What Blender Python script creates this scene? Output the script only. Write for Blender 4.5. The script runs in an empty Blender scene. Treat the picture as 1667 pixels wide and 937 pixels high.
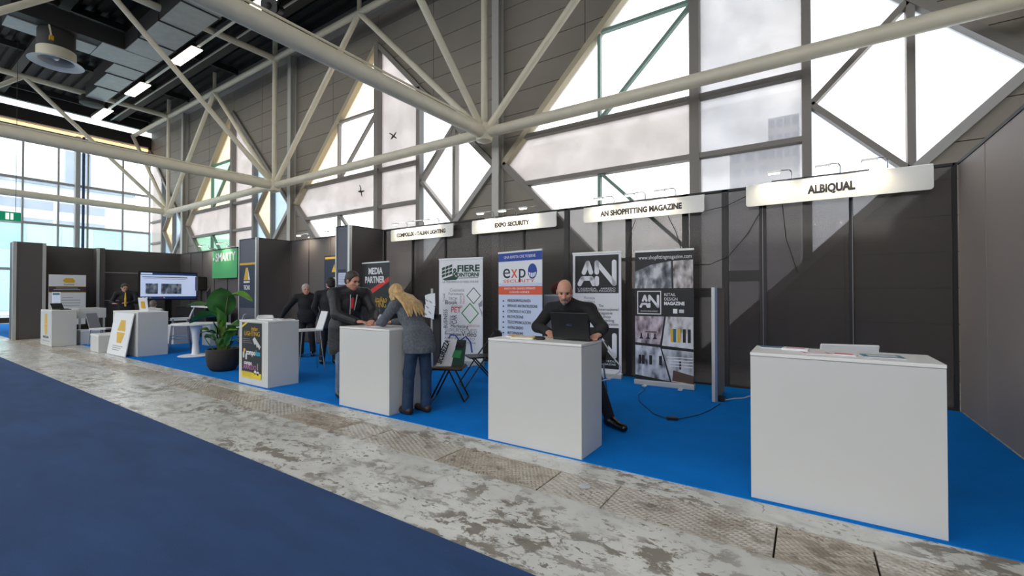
import bpy, bmesh, math, random
import numpy as np
from mathutils import Vector, Matrix
random.seed(7)
SC = bpy.context.scene
COL = SC.collection
# ------------------------------------------------------------------ camera
YAW, PITCH = math.radians(33.6), math.radians(0.68)
cd = bpy.data.cameras.new('camera'); cam = bpy.data.objects.new('camera', cd); COL.objects.link(cam)
cam.location = (0, 0, 1.42)
fwd = Vector((-math.sin(YAW)*math.cos(PITCH), math.cos(YAW)*math.cos(PITCH), math.sin(PITCH)))
cam.rotation_euler = fwd.to_track_quat('-Z', 'Y').to_euler()
cd.sensor_fit = 'HORIZONTAL'; cd.sensor_width = 36.0; cd.lens = 722.0/1667*36
cd.clip_start = 0.05; cd.clip_end = 600
SC.camera = cam
# ------------------------------------------------------------------ world: bright overcast sky
W = bpy.data.worlds.new('overcast_sky'); SC.world = W; W.use_nodes = True
nt = W.node_tree; bg = nt.nodes['Background']
tc = nt.nodes.new('ShaderNodeTexCoord'); nz = nt.nodes.new('ShaderNodeTexNoise'); rp = nt.nodes.new('ShaderNodeValToRGB')
nz.inputs['Scale'].default_value = 3.5; nz.inputs['Detail'].default_value = 6; nz.inputs['Roughness'].default_value = 0.6
rp.color_ramp.elements[0].position = 0.35; rp.color_ramp.elements[0].color = (0.72, 0.77, 0.84, 1)
rp.color_ramp.elements[1].position = 0.62; rp.color_ramp.elements[1].color = (1.0, 0.985, 0.96, 1)
nt.links.new(tc.outputs['Generated'], nz.inputs['Vector']); nt.links.new(nz.outputs['Fac'], rp.inputs['Fac'])
nt.links.new(rp.outputs['Color'], bg.inputs['Color']); bg.inputs['Strength'].default_value = 4.2
SC.view_settings.view_transform = 'Standard'; SC.view_settings.look = 'None'
SC.view_settings.exposure = 0.0; SC.view_settings.gamma = 1.0; SC.view_settings.use_curve_mapping = False

# ------------------------------------------------------------------ helpers
def srgb(r, g, b):
    f = lambda c: (c/255)/12.92 if c <= 10 else (((c/255)+0.055)/1.055)**2.4
    return (f(r), f(g), f(b), 1)
MATS = {}
def mat(name, col, rough=0.5, metal=0.0, var=0.0, vscale=8.0, bump=0.0, bscale=60.0, spec=0.5, emit=None, estr=0.0, stretch=None, trans=0.0):
    m = bpy.data.materials.new(name); m.use_nodes = True; n = m.node_tree; p = n.nodes['Principled BSDF']
    p.inputs['Base Color'].default_value = col; p.inputs['Roughness'].default_value = rough
    p.inputs['Metallic'].default_value = metal; p.inputs['Specular IOR Level'].default_value = spec
    if emit: p.inputs['Emission Color'].default_value = emit; p.inputs['Emission Strength'].default_value = estr
    if var or bump:
        t = n.nodes.new('ShaderNodeTexCoord'); mp = n.nodes.new('ShaderNodeMapping'); n.links.new(t.outputs['Object'], mp.inputs['Vector'])
        if stretch: mp.inputs['Scale'].default_value = stretch
    if var:
        z = n.nodes.new('ShaderNodeTexNoise'); z.inputs['Scale'].default_value = vscale; z.inputs['Detail'].default_value = 5
        n.links.new(mp.outputs['Vector'], z.inputs['Vector'])
        r = n.nodes.new('ShaderNodeValToRGB'); e = r.color_ramp.elements
        e[0].position = 0.3; e[1].position = 0.7
        e[0].color = tuple(c*(1-var) for c in col[:3])+(1,); e[1].color = tuple(min(1, c*(1+var)) for c in col[:3])+(1,)
        n.links.new(z.outputs['Fac'], r.inputs['Fac']); n.links.new(r.outputs['Color'], p.inputs['Base Color'])
    if bump:
        z2 = n.nodes.new('ShaderNodeTexNoise'); z2.inputs['Scale'].default_value = bscale; z2.inputs['Detail'].default_value = 3
        n.links.new(mp.outputs['Vector'], z2.inputs['Vector'])
        b = n.nodes.new('ShaderNodeBump'); b.inputs['Strength'].default_value = bump; b.inputs['Distance'].default_value = 0.01
        n.links.new(z2.outputs['Fac'], b.inputs['Height']); n.links.new(b.outputs['Normal'], p.inputs['Normal'])
    MATS[name] = m; return m
def glass(name, tint, t=0.6, haze=(0.8, 0.8, 0.8, 1), var=0.0, gloss=0.06, hz=1.0, vscale=1.2):
    """pane: t of the light goes straight through (tinted), the rest is scattered by the hazy surface"""
    m = bpy.data.materials.new(name); m.use_nodes = True; n = m.node_tree; n.nodes.clear()
    o = n.nodes.new('ShaderNodeOutputMaterial'); tr = n.nodes.new('ShaderNodeBsdfTransparent'); tr.inputs['Color'].default_value = tint
    df = n.nodes.new('ShaderNodeBsdfDiffuse'); df.inputs['Color'].default_value = haze
    tl = n.nodes.new('ShaderNodeBsdfTranslucent'); tl.inputs['Color'].default_value = haze
    m1 = n.nodes.new('ShaderNodeMixShader'); m1.inputs[0].default_value = hz
    n.links.new(df.outputs[0], m1.inputs[1]); n.links.new(tl.outputs[0], m1.inputs[2])
    m2 = n.nodes.new('ShaderNodeMixShader'); m2.inputs[0].default_value = t
    n.links.new(m1.outputs[0], m2.inputs[1]); n.links.new(tr.outputs[0], m2.inputs[2])
    if var:
        c = n.nodes.new('ShaderNodeTexCoord'); z = n.nodes.new('ShaderNodeTexNoise'); z.inputs['Scale'].default_value = vscale; z.inputs['Detail'].default_value = 6
        mr = n.nodes.new('ShaderNodeMapRange'); mr.inputs[1].default_value = 0.3; mr.inputs[2].default_value = 0.7
        mr.inputs[3].default_value = max(0, t-var); mr.inputs[4].default_value = min(1, t+var)
        n.links.new(c.outputs['Object'], z.inputs['Vector']); n.links.new(z.outputs['Fac'], mr.inputs[0]); n.links.new(mr.outputs[0], m2.inputs[0])
    g = n.nodes.new('ShaderNodeBsdfGlossy'); g.inputs['Roughness'].default_value = 0.08
    m3 = n.nodes.new('ShaderNodeMixShader'); m3.inputs[0].default_value = gloss
    n.links.new(m2.outputs[0], m3.inputs[1]); n.links.new(g.outputs[0], m3.inputs[2]); n.links.new(m3.outputs[0], o.inputs['Surface'])
    MATS[name] = m; return m
def M(name): return MATS[name]

class MB:
    """collects shapes into one mesh"""
    def __init__(s): s.v = []; s.f = []; s.smooth = False
    def add(s, vs, fs):
        k = len(s.v); s.v += [tuple(v) for v in vs]; s.f += [tuple(i+k for i in f) for f in fs]; return s
    def box(s, x0, x1, y0, y1, z0, z1):
        x0, x1 = min(x0, x1), max(x0, x1); y0, y1 = min(y0, y1), max(y0, y1); z0, z1 = min(z0, z1), max(z0, z1)
        return s.add([(x0,y0,z0),(x1,y0,z0),(x1,y1,z0),(x0,y1,z0),(x0,y0,z1),(x1,y0,z1),(x1,y1,z1),(x0,y1,z1)],
                     [(0,3,2,1),(4,5,6,7),(0,1,5,4),(1,2,6,5),(2,3,7,6),(3,0,4,7)])
    def obox(s, c, size, rot=None):
        h = [d/2 for d in size]; k = len(s.v); s.box(-h[0],h[0],-h[1],h[1],-h[2],h[2])
        Rm = rot.to_3x3() if rot else Matrix.Identity(3); c = Vector(c)
        for i in range(k, len(s.v)): s.v[i] = tuple(Rm @ Vector(s.v[i]) + c)
        return s
    def bar(s, p, q, w, d, up=(0,0,1)):
        """rectangular bar from p to q: w across, d along up"""
        p, q = Vector(p), Vector(q); t = (q-p).normalized(); u = Vector(up); u = (u-t*u.dot(t))
        if u.length < 1e-4: u = Vector((0,1,0)) - t*t.y
        u.normalize(); r = t.cross(u)
        vs = [a + r*(i*w/2) + u*(j*d/2) for a in (p,q) for i,j in ((-1,-1),(1,-1),(1,1),(-1,1))]
        return s.add(vs, [(0,1,2,3),(7,6,5,4),(0,4,5,1),(1,5,6,2),(2,6,7,3),(3,7,4,0)])
    def tube(s, pts, r, n=10, cap=True, closed=False):
        s.smooth = True
        pts = [Vector(p) for p in pts]; m = len(pts); rs = r if isinstance(r, (list, tuple)) else [r]*m
        k = len(s.v); ref = None; vs = []
        for i in range(m):
            a = pts[i-1] if (i > 0 or closed) else pts[i]; b = pts[(i+1) % m] if (i < m-1 or closed) else pts[i]
            t = (b-a).normalized()
            if ref is None: ref = Vector((0,0,1)) if abs(t.z) < 0.9 else Vector((1,0,0))
            u = (ref - t*ref.dot(t)).normalized(); w = t.cross(u); ref = u
            vs += [pts[i] + (u*math.cos(2*math.pi*j/n) + w*math.sin(2*math.pi*j/n))*rs[i] for j in range(n)]
        fs = [(i*n+j, i*n+(j+1)%n, ((i+1)%m)*n+(j+1)%n, ((i+1)%m)*n+j) for i in range(m if closed else m-1) for j in range(n)]
        if cap and not closed: fs += [tuple(reversed(range(n))), tuple((m-1)*n+j for j in range(n))]
        return s.add(vs, fs)
    def lathe(s, prof, c=(0,0,0), n=24, caps=True):
        s.smooth = True; c = Vector(c); vs = []; m = len(prof)
        for r, z in prof: vs += [c + Vector((r*math.cos(2*math.pi*j/n), r*math.sin(2*math.pi*j/n), z)) for j in range(n)]
        fs = [(i*n+j, i*n+(j+1)%n, (i+1)*n+(j+1)%n, (i+1)*n+j) for i in range(m-1) for j in range(n)]
        if caps: fs += [tuple(reversed(range(n))), tuple((m-1)*n+j for j in range(n))]
        return s.add(vs, fs)
    def ball(s, c, r, n=12):
        rr = r if isinstance(r, (tuple, list)) else (r,r,r); s.smooth = True; vs = []; m = n//2
        for i in range(1, m):
            a = math.pi*i/m
            vs += [(c[0]+rr[0]*math.sin(a)*math.cos(2*math.pi*j/n), c[1]+rr[1]*math.sin(a)*math.sin(2*math.pi*j/n), c[2]-rr[2]*math.cos(a)) for j in range(n)]
        b = len(vs); vs += [(c[0],c[1],c[2]-rr[2]), (c[0],c[1],c[2]+rr[2])]
        fs = [(i*n+j, i*n+(j+1)%n, (i+1)*n+(j+1)%n, (i+1)*n+j) for i in range(m-2) for j in range(n)]
        fs += [(b, (j+1)%n, j) for j in range(n)] + [(b+1, (m-2)*n+j, (m-2)*n+(j+1)%n) for j in range(n)]
        return s.add(vs, fs)
    def prism(s, poly, a, b, plane='xz'):
        """extrude a 2D polygon between depths a and b"""
        n = len(poly)
        if plane == 'xz': g = lambda p, d: (p[0], d, p[1])
        elif plane == 'yz': g = lambda p, d: (d, p[0], p[1])
        else: g = lambda p, d: (p[0], p[1], d)
        vs = [g(p, a) for p in poly] + [g(p, b) for p in poly]
        return s.add(vs, [tuple(range(n)), tuple(reversed(range(n, 2*n)))] + [(i, i+n, (i+1)%n+n, (i+1)%n) for i in range(n)])
    def mesh(s, name='mesh', bevel=0.0):
        me = bpy.data.meshes.new(name); bm = bmesh.new()
        vs = [bm.verts.new(v) for v in s.v]
        for f in s.f:
            try: bm.faces.new([vs[i] for i in f])
            except ValueError: pass
        bmesh.ops.recalc_face_normals(bm, faces=bm.faces)
        if bevel: bmesh.ops.bevel(bm, geom=[e for e in bm.edges if len(e.link_faces) == 2 and e.calc_face_angle(0) > 0.6], offset=bevel, segments=2, affect='EDGES', profile=0.5)
        bm.to_mesh(me); bm.free()
        if s.smooth:
            me.polygons.foreach_set('use_smooth', [True]*len(me.polygons)); me.set_sharp_from_angle(angle=0.7)
        return me
    def build(s, name, m, parent=None, bevel=0.0, loc=None): return obj(name, s.mesh(name, bevel), m, parent, loc)
def obj(name, me, m, parent=None, loc=None):
    o = bpy.data.objects.new(name, me); COL.objects.link(o)
    if m is not None and not me.materials: me.materials.append(MATS[m] if isinstance(m, str) else m)
    if parent: o.parent = parent
    if loc: o.location = loc
    return o
def tag(o, label, cat, group=None):
    o['label'] = label; o['category'] = cat
    if group: o['group'] = group
    return o
def thing(name, label, cat, loc=(0,0,0), rz=0.0, group=None):
    o = bpy.data.objects.new(name, None); COL.objects.link(o); o.location = loc; o.rotation_euler = (0,0,rz); o.empty_display_size = 0.1
    return tag(o, label, cat, group)
def struct(o): o['kind'] = 'structure'; return o
def sempty(name):
    o = bpy.data.objects.new(name, None); COL.objects.link(o); return struct(o)
def copy_tree(o, parent=None):
    c = o.copy(); COL.objects.link(c); c.parent = parent
    for ch in list(o.children): copy_tree(ch, c)
    return c
def rrect(x0, x1, z0, z1, r=0.02, n=4):
    pts = []
    for cx, cz, a0 in ((x1-r,z0+r,-90),(x1-r,z1-r,0),(x0+r,z1-r,90),(x0+r,z0+r,180)):
        pts += [(cx+r*math.cos(math.radians(a0+90*i/n)), cz+r*math.sin(math.radians(a0+90*i/n))) for i in range(n+1)]
    return pts
def stroke(pts, w, n=6):
    """flat outline polygons of a round-capped stroke, one per segment"""
    out = []
    for (ax, az), (bx, bz) in zip(pts, pts[1:]):
        a = math.atan2(bz-az, bx-ax); r = w/2
        out.append([(bx+r*math.cos(a-math.pi/2+math.pi*i/n), bz+r*math.sin(a-math.pi/2+math.pi*i/n)) for i in range(n+1)] +
                   [(ax+r*math.cos(a+math.pi/2+math.pi*i/n), az+r*math.sin(a+math.pi/2+math.pi*i/n)) for i in range(n+1)])
    return out
def clip(poly, a, b, c):
    """keep a*x+b*y<=c"""
    out = []
    for i in range(len(poly)):
        p, q = poly[i], poly[(i+1) % len(poly)]; dp, dq = a*p[0]+b*p[1]-c, a*q[0]+b*q[1]-c
        if dp <= 1e-9: out.append(p)
        if dp*dq < -1e-14:
            t = dp/(dp-dq); out.append((p[0]+(q[0]-p[0])*t, p[1]+(q[1]-p[1])*t))
    return out if len(out) >= 3 else []
def area(poly): return abs(sum(p[0]*q[1]-q[0]*p[1] for p, q in zip(poly, poly[1:]+poly[:1])))/2
def text(string, size, m, parent, loc, width=None, align='CENTER', name='lettering', bold=0.0, depth=0.0015, rz=0.0, ry=0.0, shear=0.0, sx=1.0):
    """print that faces local -y, baseline at loc; width squeezes the line to that length"""
    cu = bpy.data.curves.new('txt', 'FONT'); cu.body = string; cu.size = size; cu.align_x = align; cu.extrude = depth/2; cu.offset = bold; cu.shear = shear; cu.resolution_u = 3
    o = bpy.data.objects.new('txt', cu); COL.objects.link(o)
    me = bpy.data.meshes.new_from_object(o); bpy.data.objects.remove(o); bpy.data.curves.remove(cu)
    if not len(me.vertices): return None
    co = np.empty(len(me.vertices)*3); me.vertices.foreach_get('co', co); co = co.reshape(-1, 3)
    if width:
        w = co[:,0].max()-co[:,0].min(); co[:,0] *= width/max(w, 1e-6)
    co[:,0] *= sx
    ca, sa = math.cos(ry), math.sin(ry); x, z = co[:,0].copy(), co[:,1].copy(); d = co[:,2].copy()
    co[:,0] = x*ca - z*sa; co[:,2] = x*sa + z*ca; co[:,1] = -d
    me.vertices.foreach_set('co', co.ravel()); me.update()
    me.materials.clear(); t = obj(name, me, m, parent); t.location = loc; t.rotation_euler = (0,0,rz); return t

# ------------------------------------------------------------------ materials
mat('navy_carpet', srgb(46,76,122), 0.95, var=0.16, vscale=2.5, bump=0.5, bscale=260, spec=0.15, stretch=(0.5,1.6,1))
MATS['navy_carpet'].node_tree.nodes['Principled BSDF'].inputs['Sheen Weight'].default_value = 0.07
mat('blue_carpet', srgb(0,122,212), 0.95, var=0.06, vscale=3, bump=0.35, bscale=260, spec=0.15)
mat('steel_paint', srgb(232,224,200), 0.45, var=0.05, vscale=3)
mat('cladding', srgb(148,140,129), 0.6, var=0.05, vscale=1.3)
mat('cladding_back', srgb(66,62,58), 0.8)
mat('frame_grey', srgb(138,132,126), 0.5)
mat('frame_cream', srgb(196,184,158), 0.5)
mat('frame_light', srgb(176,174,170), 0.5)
mat('frame_green', srgb(120,150,138), 0.5)
mat('column_white', srgb(200,198,190), 0.5)
mat('deck_black', srgb(34,32,31), 0.7)
mat('beam_dark', srgb(46,43,41), 0.6)
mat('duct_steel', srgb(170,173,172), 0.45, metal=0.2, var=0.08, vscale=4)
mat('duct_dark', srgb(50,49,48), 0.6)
mat('booth_panel', srgb(92,86,84), 0.55, var=0.03, vscale=2)
mat('booth_front', srgb(86,88,100), 0.5)
mat('right_panel_lit', srgb(162,149,140), 0.55, var=0.03, vscale=1.2)  # same panel as booth_panel, with window light put into the colour
mat('post_dark', srgb(44,41,40), 0.5)
mat('aluminium', srgb(206,206,202), 0.35, metal=0.4)
mat('chrome', srgb(210,212,216), 0.15, metal=1.0)
mat('white_lam', srgb(214,214,211), 0.4, var=0.01, vscale=2)
mat('white_top', srgb(240,239,235), 0.35)
mat('white_plastic', srgb(238,238,238), 0.35)
mat('white_print', srgb(236,236,238), 0.5)
mat('sign_white', srgb(240,238,230), 0.4)
mat('ink', srgb(26,25,28), 0.5)
mat('black_print', srgb(24,24,27), 0.45)
mat('charcoal', srgb(38,36,36), 0.6)
mat('grey_print', srgb(150,150,156), 0.5)
mat('light_grey', srgb(205,206,208), 0.5)
mat('navy_print', srgb(28,38,66), 0.5)
mat('royal_blue', srgb(36,70,160), 0.5)
mat('pale_blue', srgb(206,216,238), 0.5)
mat('orange_print', srgb(226,92,56), 0.5)
mat('pink_print', srgb(220,160,170), 0.5)
mat('red_print', srgb(214,44,44), 0.5)
mat('wine_red', srgb(86,26,34), 0.8)
mat('yellow_print', srgb(232,206,50), 0.5)
mat('gold_print', srgb(226,178,48), 0.5)
mat('purple_print', srgb(176,110,160), 0.5)
mat('cyan_print', srgb(40,180,210), 0.5)
mat('teal_print', srgb(40,110,130), 0.5)
mat('dark_green', srgb(22,66,50), 0.5)
mat('green_print', srgb(60,150,84), 0.5)
mat('green_sign', srgb(76,176,110), 0.5)
mat('plum_print', srgb(78,58,74), 0.5)
mat('exit_green', srgb(10,150,110), 0.4, emit=srgb(10,150,110), estr=0.35)
mat('exit_white', srgb(240,250,240), 0.4, emit=srgb(240,250,240), estr=0.8)
mat('black_plastic', srgb(22,22,23), 0.4)
mat('black_metal', srgb(20,20,21), 0.35, metal=0.3)
mat('wood_seat', srgb(92,70,58), 0.5)
mat('pot', srgb(42,36,34), 0.7, bump=0.2, bscale=120)
mat('soil', srgb(50,38,28), 0.95, bump=0.6, bscale=80)
mat('leaf', srgb(46,104,38), 0.35, var=0.3, vscale=5)
mat('leaf_light', srgb(92,142,50), 0.35, var=0.25, vscale=5)
mat('stem', srgb(86,108,52), 0.5, var=0.2, vscale=6)
mat('lamp_glow', (1,0.9,0.72,1), 0.4, emit=(1,0.93,0.78,1), estr=9.0)
mat('spot_glow', (1,0.9,0.72,1), 0.4, emit=(1,0.9,0.7,1), estr=12.0)
mat('strip_glow', (1,0.7,0.4,1), 0.4, emit=(1,0.62,0.32,1), estr=1.6)
mat('screen_white', srgb(200,212,240), 0.3, emit=srgb(196,212,248), estr=0.55)
mat('screen_blue', srgb(30,50,96), 0.3, emit=srgb(30,50,96), estr=0.5)
mat('skin', srgb(214,164,140), 0.5, var=0.04, vscale=14)
mat('skin_ruddy', srgb(208,152,128), 0.5, var=0.05, vscale=14)
mat('lip', srgb(168,96,88), 0.5)
mat('eye', srgb(30,24,22), 0.3)
mat('hair_dark', srgb(34,27,24), 0.55, var=0.3, vscale=40, bump=0.5, bscale=90)
mat('hair_brown', srgb(66,52,44), 0.55, var=0.3, vscale=40, bump=0.5, bscale=90)
mat('hair_grey', srgb(186,182,178), 0.6, var=0.15, vscale=40, bump=0.5, bscale=90)
mat('hair_saltpepper', srgb(124,114,108), 0.6, var=0.25, vscale=40, bump=0.5, bscale=90)
mat('hair_blonde', srgb(206,170,116), 0.45, var=0.35, vscale=14, bump=0.7, bscale=60, stretch=(3,3,0.5))
mat('cloth_black', srgb(24,23,25), 0.8, var=0.2, vscale=20, bump=0.3, bscale=60)
mat('cloth_parka', srgb(38,38,43), 0.5, var=0.35, vscale=9, bump=1.0, bscale=15, stretch=(1,1,2.2))
mat('cloth_wool', srgb(96,102,110), 0.95, var=0.25, vscale=40, bump=0.7, bscale=90)
mat('cloth_suit', srgb(26,26,31), 0.75, var=0.15, vscale=20)
mat('cloth_trouser', srgb(28,28,32), 0.8, var=0.15, vscale=20)
mat('jeans', srgb(36,58,86), 0.85, var=0.3, vscale=9, bump=0.3, bscale=80)
mat('jeans_light', srgb(92,112,138), 0.85, var=0.3, vscale=9, bump=0.3, bscale=80)
mat('shirt_white', srgb(226,226,224), 0.8)
mat('shirt_grey', srgb(200,200,200), 0.85, var=0.08, vscale=12)
mat('leather', srgb(20,18,17), 0.22)
mat('leather_brown', srgb(52,36,26), 0.4)
mat('wall_paint', srgb(226,226,222), 0.7)
mat('ext_ground', srgb(150,150,148), 0.9)
mat('ext_white', srgb(206,210,214), 0.8)
mat('ext_teal', srgb(150,202,200), 0.4)
mat('ext_teal_dark', srgb(118,178,180), 0.4)
mat('ext_blue', srgb(96,112,140), 0.5)
mat('tower_wall', srgb(168,170,178), 0.9)
mat('tower_window', srgb(96,108,138), 0.6)
mat('red_fascia', srgb(204,32,40), 0.5)
glass('pane_clear', (1,1,1,1), 0.78, var=0.06)
glass('pane_haze', (0.90,0.87,0.87,1), 0.22, haze=(0.56,0.535,0.52,1), var=0.09, hz=0.85)
glass('pane_haze_cool', (0.93,0.93,0.94,1), 0.36, haze=(0.36,0.36,0.37,1), var=0.07, hz=0.85)
glass('pane_yellow', (0.97,0.92,0.78,1), 0.44, haze=(0.6,0.54,0.42,1), hz=0.9)
glass('pane_yellow_pale', (1,0.93,0.8,1), 0.45, haze=(0.9,0.85,0.75,1), hz=0.9)
glass('pane_green', (0.80,0.95,0.84,1), 0.42, haze=(0.44,0.58,0.48,1), hz=0.9)
glass('pane_green_pale', (0.9,1.0,0.94,1), 0.5, haze=(0.8,0.9,0.84,1), hz=0.9)
glass('pane_blue', (0.78,0.87,0.93,1), 0.36, haze=(0.42,0.5,0.56,1), hz=0.9)
glass('pane_blue_pale', (0.93,0.96,1,1), 0.5, haze=(0.85,0.88,0.92,1), hz=0.9)
glass('pane_end', (0.97,1.0,1.0,1), 0.8, haze=(0.75,0.8,0.82,1), var=0.05)
glass('smoked', (0.97,0.95,0.94,1), 0.35, haze=(0.085,0.078,0.076,1), hz=0.1, gloss=0.012)
# ================================================================== FLOOR
def concrete(name, paint, bare, lo, hi):
    m = bpy.data.materials.new(name); m.use_nodes = True; n = m.node_tree; p = n.nodes['Principled BSDF']; L = n.links.new
    t = n.nodes.new('ShaderNodeTexCoord'); mp = n.nodes.new('ShaderNodeMapping'); mp.inputs['Scale'].default_value = (0.8, 1.25, 1); L(t.outputs['Object'], mp.inputs['Vector'])
    def noise(sc, det, ro, dist=0.0):
        z = n.nodes.new('ShaderNodeTexNoise'); z.inputs['Scale'].default_value = sc; z.inputs['Detail'].default_value = det; z.inputs['Roughness'].default_value = ro; z.inputs['Distortion'].default_value = dist
        L(mp.outputs['Vector'], z.inputs['Vector']); return z.outputs['Fac']
    def ramp(f, a, b):
        r = n.nodes.new('ShaderNodeMapRange'); r.inputs[1].default_value = a; r.inputs[2].default_value = b; L(f, r.inputs[0]); return r.outputs[0]
    def mix(fac, a, b):
        x = n.nodes.new('ShaderNodeMix'); x.data_type = 'RGBA'
        L(fac, x.inputs[0])
        for i, c in ((6, a), (7, b)):
            if isinstance(c, tuple): x.inputs[i].default_value = c
            else: L(c, x.inputs[i])
        return x.outputs[2]
    def mul(a, b):
        x = n.nodes.new('ShaderNodeMath'); x.operation = 'MULTIPLY'; L(a, x.inputs[0]); L(b, x.inputs[1]); return x.outputs[0]
    base = mix(ramp(noise(1.1, 3, .5), .35, .65), paint, tuple(c*.86 for c in paint[:3])+(1,))
    patches = mul(ramp(noise(6.5, 12, .7, .35), lo, hi), ramp(noise(1.3, 3, .5), .36, .56))
    base = mix(patches, base, bare)
    scr = n.nodes.new('ShaderNodeTexVoronoi'); scr.feature = 'DISTANCE_TO_EDGE'; scr.inputs['Scale'].default_value = 2.3
    wv = n.nodes.new('ShaderNodeMix'); wv.data_type = 'VECTOR'; wv.inputs[0].default_value = 0.35
    zn = n.nodes.new('ShaderNodeTexNoise'); zn.inputs['Scale'].default_value = 3; zn.inputs['Detail'].default_value = 6; L(mp.outputs['Vector'], zn.inputs['Vector'])
    L(mp.outputs['Vector'], wv.inputs[4]); L(zn.outputs['Color'], wv.inputs[5]); L(wv.outputs[1], scr.inputs['Vector'])
    crack = mul(ramp(scr.outputs['Distance'], .012, .0), ramp(noise(2.2, 2, .5), .5, .6))
    base = mix(crack, base, tuple(c*.6 for c in bare[:3])+(1,))
    base = mix(ramp(noise(38, 4, .7), .66, .74), base, tuple(c*.8 for c in bare[:3])+(1,))
    flakes = mul(ramp(noise(21, 8, .65, .4), .56, .60), ramp(noise(2.4, 4, .6), .44, .58))
    base = mix(flakes, base, tuple(c*.9 for c in bare[:3])+(1,))
    L(base, p.inputs['Base Color'])
    rr = n.nodes.new('ShaderNodeMapRange'); rr.inputs[3].default_value = .24; rr.inputs[4].default_value = .55; L(patches, rr.inputs[0]); L(rr.outputs[0], p.inputs['Roughness'])
    b = n.nodes.new('ShaderNodeBump'); b.inputs['Strength'].default_value = .08; b.inputs['Distance'].default_value = .01; L(noise(30, 6, .7), b.inputs['Height']); L(b.outputs['Normal'], p.inputs['Normal'])
    MATS[name] = m; return m, p, mp, L, n, base
concrete('concrete', srgb(230,229,222), srgb(144,136,125), .50, .545)
def plate_mat(name, ang, col, bare):
    m, p, mp, L, n, base = concrete(name, col, bare, .47, .56)
    w = n.nodes.new('ShaderNodeTexWave'); w.bands_direction = 'X'; w.inputs['Scale'].default_value = 11; w.inputs['Distortion'].default_value = 0.6; w.inputs['Detail'].default_value = 1
    m2 = n.nodes.new('ShaderNodeMapping'); m2.inputs['Rotation'].default_value = (0,0,ang); t = n.nodes.new('ShaderNodeTexCoord'); L(t.outputs['Object'], m2.inputs['Vector']); L(m2.outputs['Vector'], w.inputs['Vector'])
    w2 = n.nodes.new('ShaderNodeTexWave'); w2.bands_direction = 'Y'; w2.inputs['Scale'].default_value = 8; L(m2.outputs['Vector'], w2.inputs['Vector'])
    x = n.nodes.new('ShaderNodeMath'); x.operation = 'MULTIPLY'; L(w.outputs['Fac'], x.inputs[0]); L(w2.outputs['Fac'], x.inputs[1])
    b = n.nodes.new('ShaderNodeBump'); b.inputs['Strength'].default_value = .5; b.inputs['Distance'].default_value = .012; L(x.outputs[0], b.inputs['Height']); L(b.outputs['Normal'], p.inputs['Normal'])
    mx = n.nodes.new('ShaderNodeMix'); mx.data_type = 'RGBA'; mx.blend_type = 'MULTIPLY'; mx.inputs[0].default_value = .12
    r = n.nodes.new('ShaderNodeMapRange'); r.inputs[3].default_value = .55; r.inputs[4].default_value = 1.1; L(x.outputs[0], r.inputs[0]); L(base, mx.inputs[6]); L(r.outputs[0], mx.inputs[7]); L(mx.outputs[2], p.inputs['Base Color'])
plate_mat('trench_plate', 0.5, srgb(222,214,200), srgb(160,148,133))
plate_mat('trench_plate_b', -0.6, srgb(206,194,176), srgb(150,136,120))
mat('trench_dark', srgb(60,54,48), 0.9)
fl = MB()
fl.box(-32, 13, -16, 2.775, -0.3, 0.0); fl.box(-32, 13, 3.20, 10.2, -0.3, 0.0); fl.box(-32, 13, 2.775, 3.20, -0.3, -0.03)
floor = struct(fl.build('floor', 'concrete'))
MB().box(-31.8, 12.9, 2.776, 3.199, -0.03, -0.027).build('dark_gap_sheet', 'trench_dark', floor)  # dark sheet added so the shallow plate gaps look deep and shaded
sizes = [1.0, 1.0, 0.5, 1.0, 1.0, 1.0, 0.5]
xs = [0.30, -0.16, -1.15, -1.64, -2.64, -3.61, -4.10]
x = -4.10; i = 0
while x > -31: x -= sizes[i % 7]; xs.append(x); i += 1
x = 0.30
while x < 12: x += 1.0; xs.insert(0, x)
for k in range(len(xs)-1):
    b = MB().box(xs[k+1]+0.005, xs[k]-0.005, 2.787, 3.190, -0.027, -0.001 + random.uniform(-0.002, 0.002))
    b.build('trench_plate', 'trench_plate' if k % 3 else 'trench_plate_b', floor, bevel=0.003)
lid = MB().lathe([(0.03,0),(0.045,0.001),(0.045,0.004),(0.02,0.006)], (-1.37, 3.03, 0.0), 16).build('floor_disc', 'light_grey', floor)
tag(MB().box(-31.6, 12.8, -15.9, 1.93, 0.0, 0.007).build('aisle_carpet', 'navy_carpet'), 'dark navy carpet covering the wide aisle in the foreground', 'carpet')
cp = MB().box(-13.95, 1.526, 3.46, 7.40, 0.0, 0.007).box(-19.4, -13.95, 3.62, 7.38, 0.0, 0.007)
tag(cp.build('booth_carpet', 'blue_carpet'), 'bright blue carpet under the exhibition booths and white counters', 'carpet')
tag(MB().box(-31, -21.2, 2.9, 7.3, 0.0, 0.007).build('booth_carpet', 'blue_carpet'), 'small strip of blue carpet at the far left beyond the grey booth end wall', 'carpet')

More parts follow.
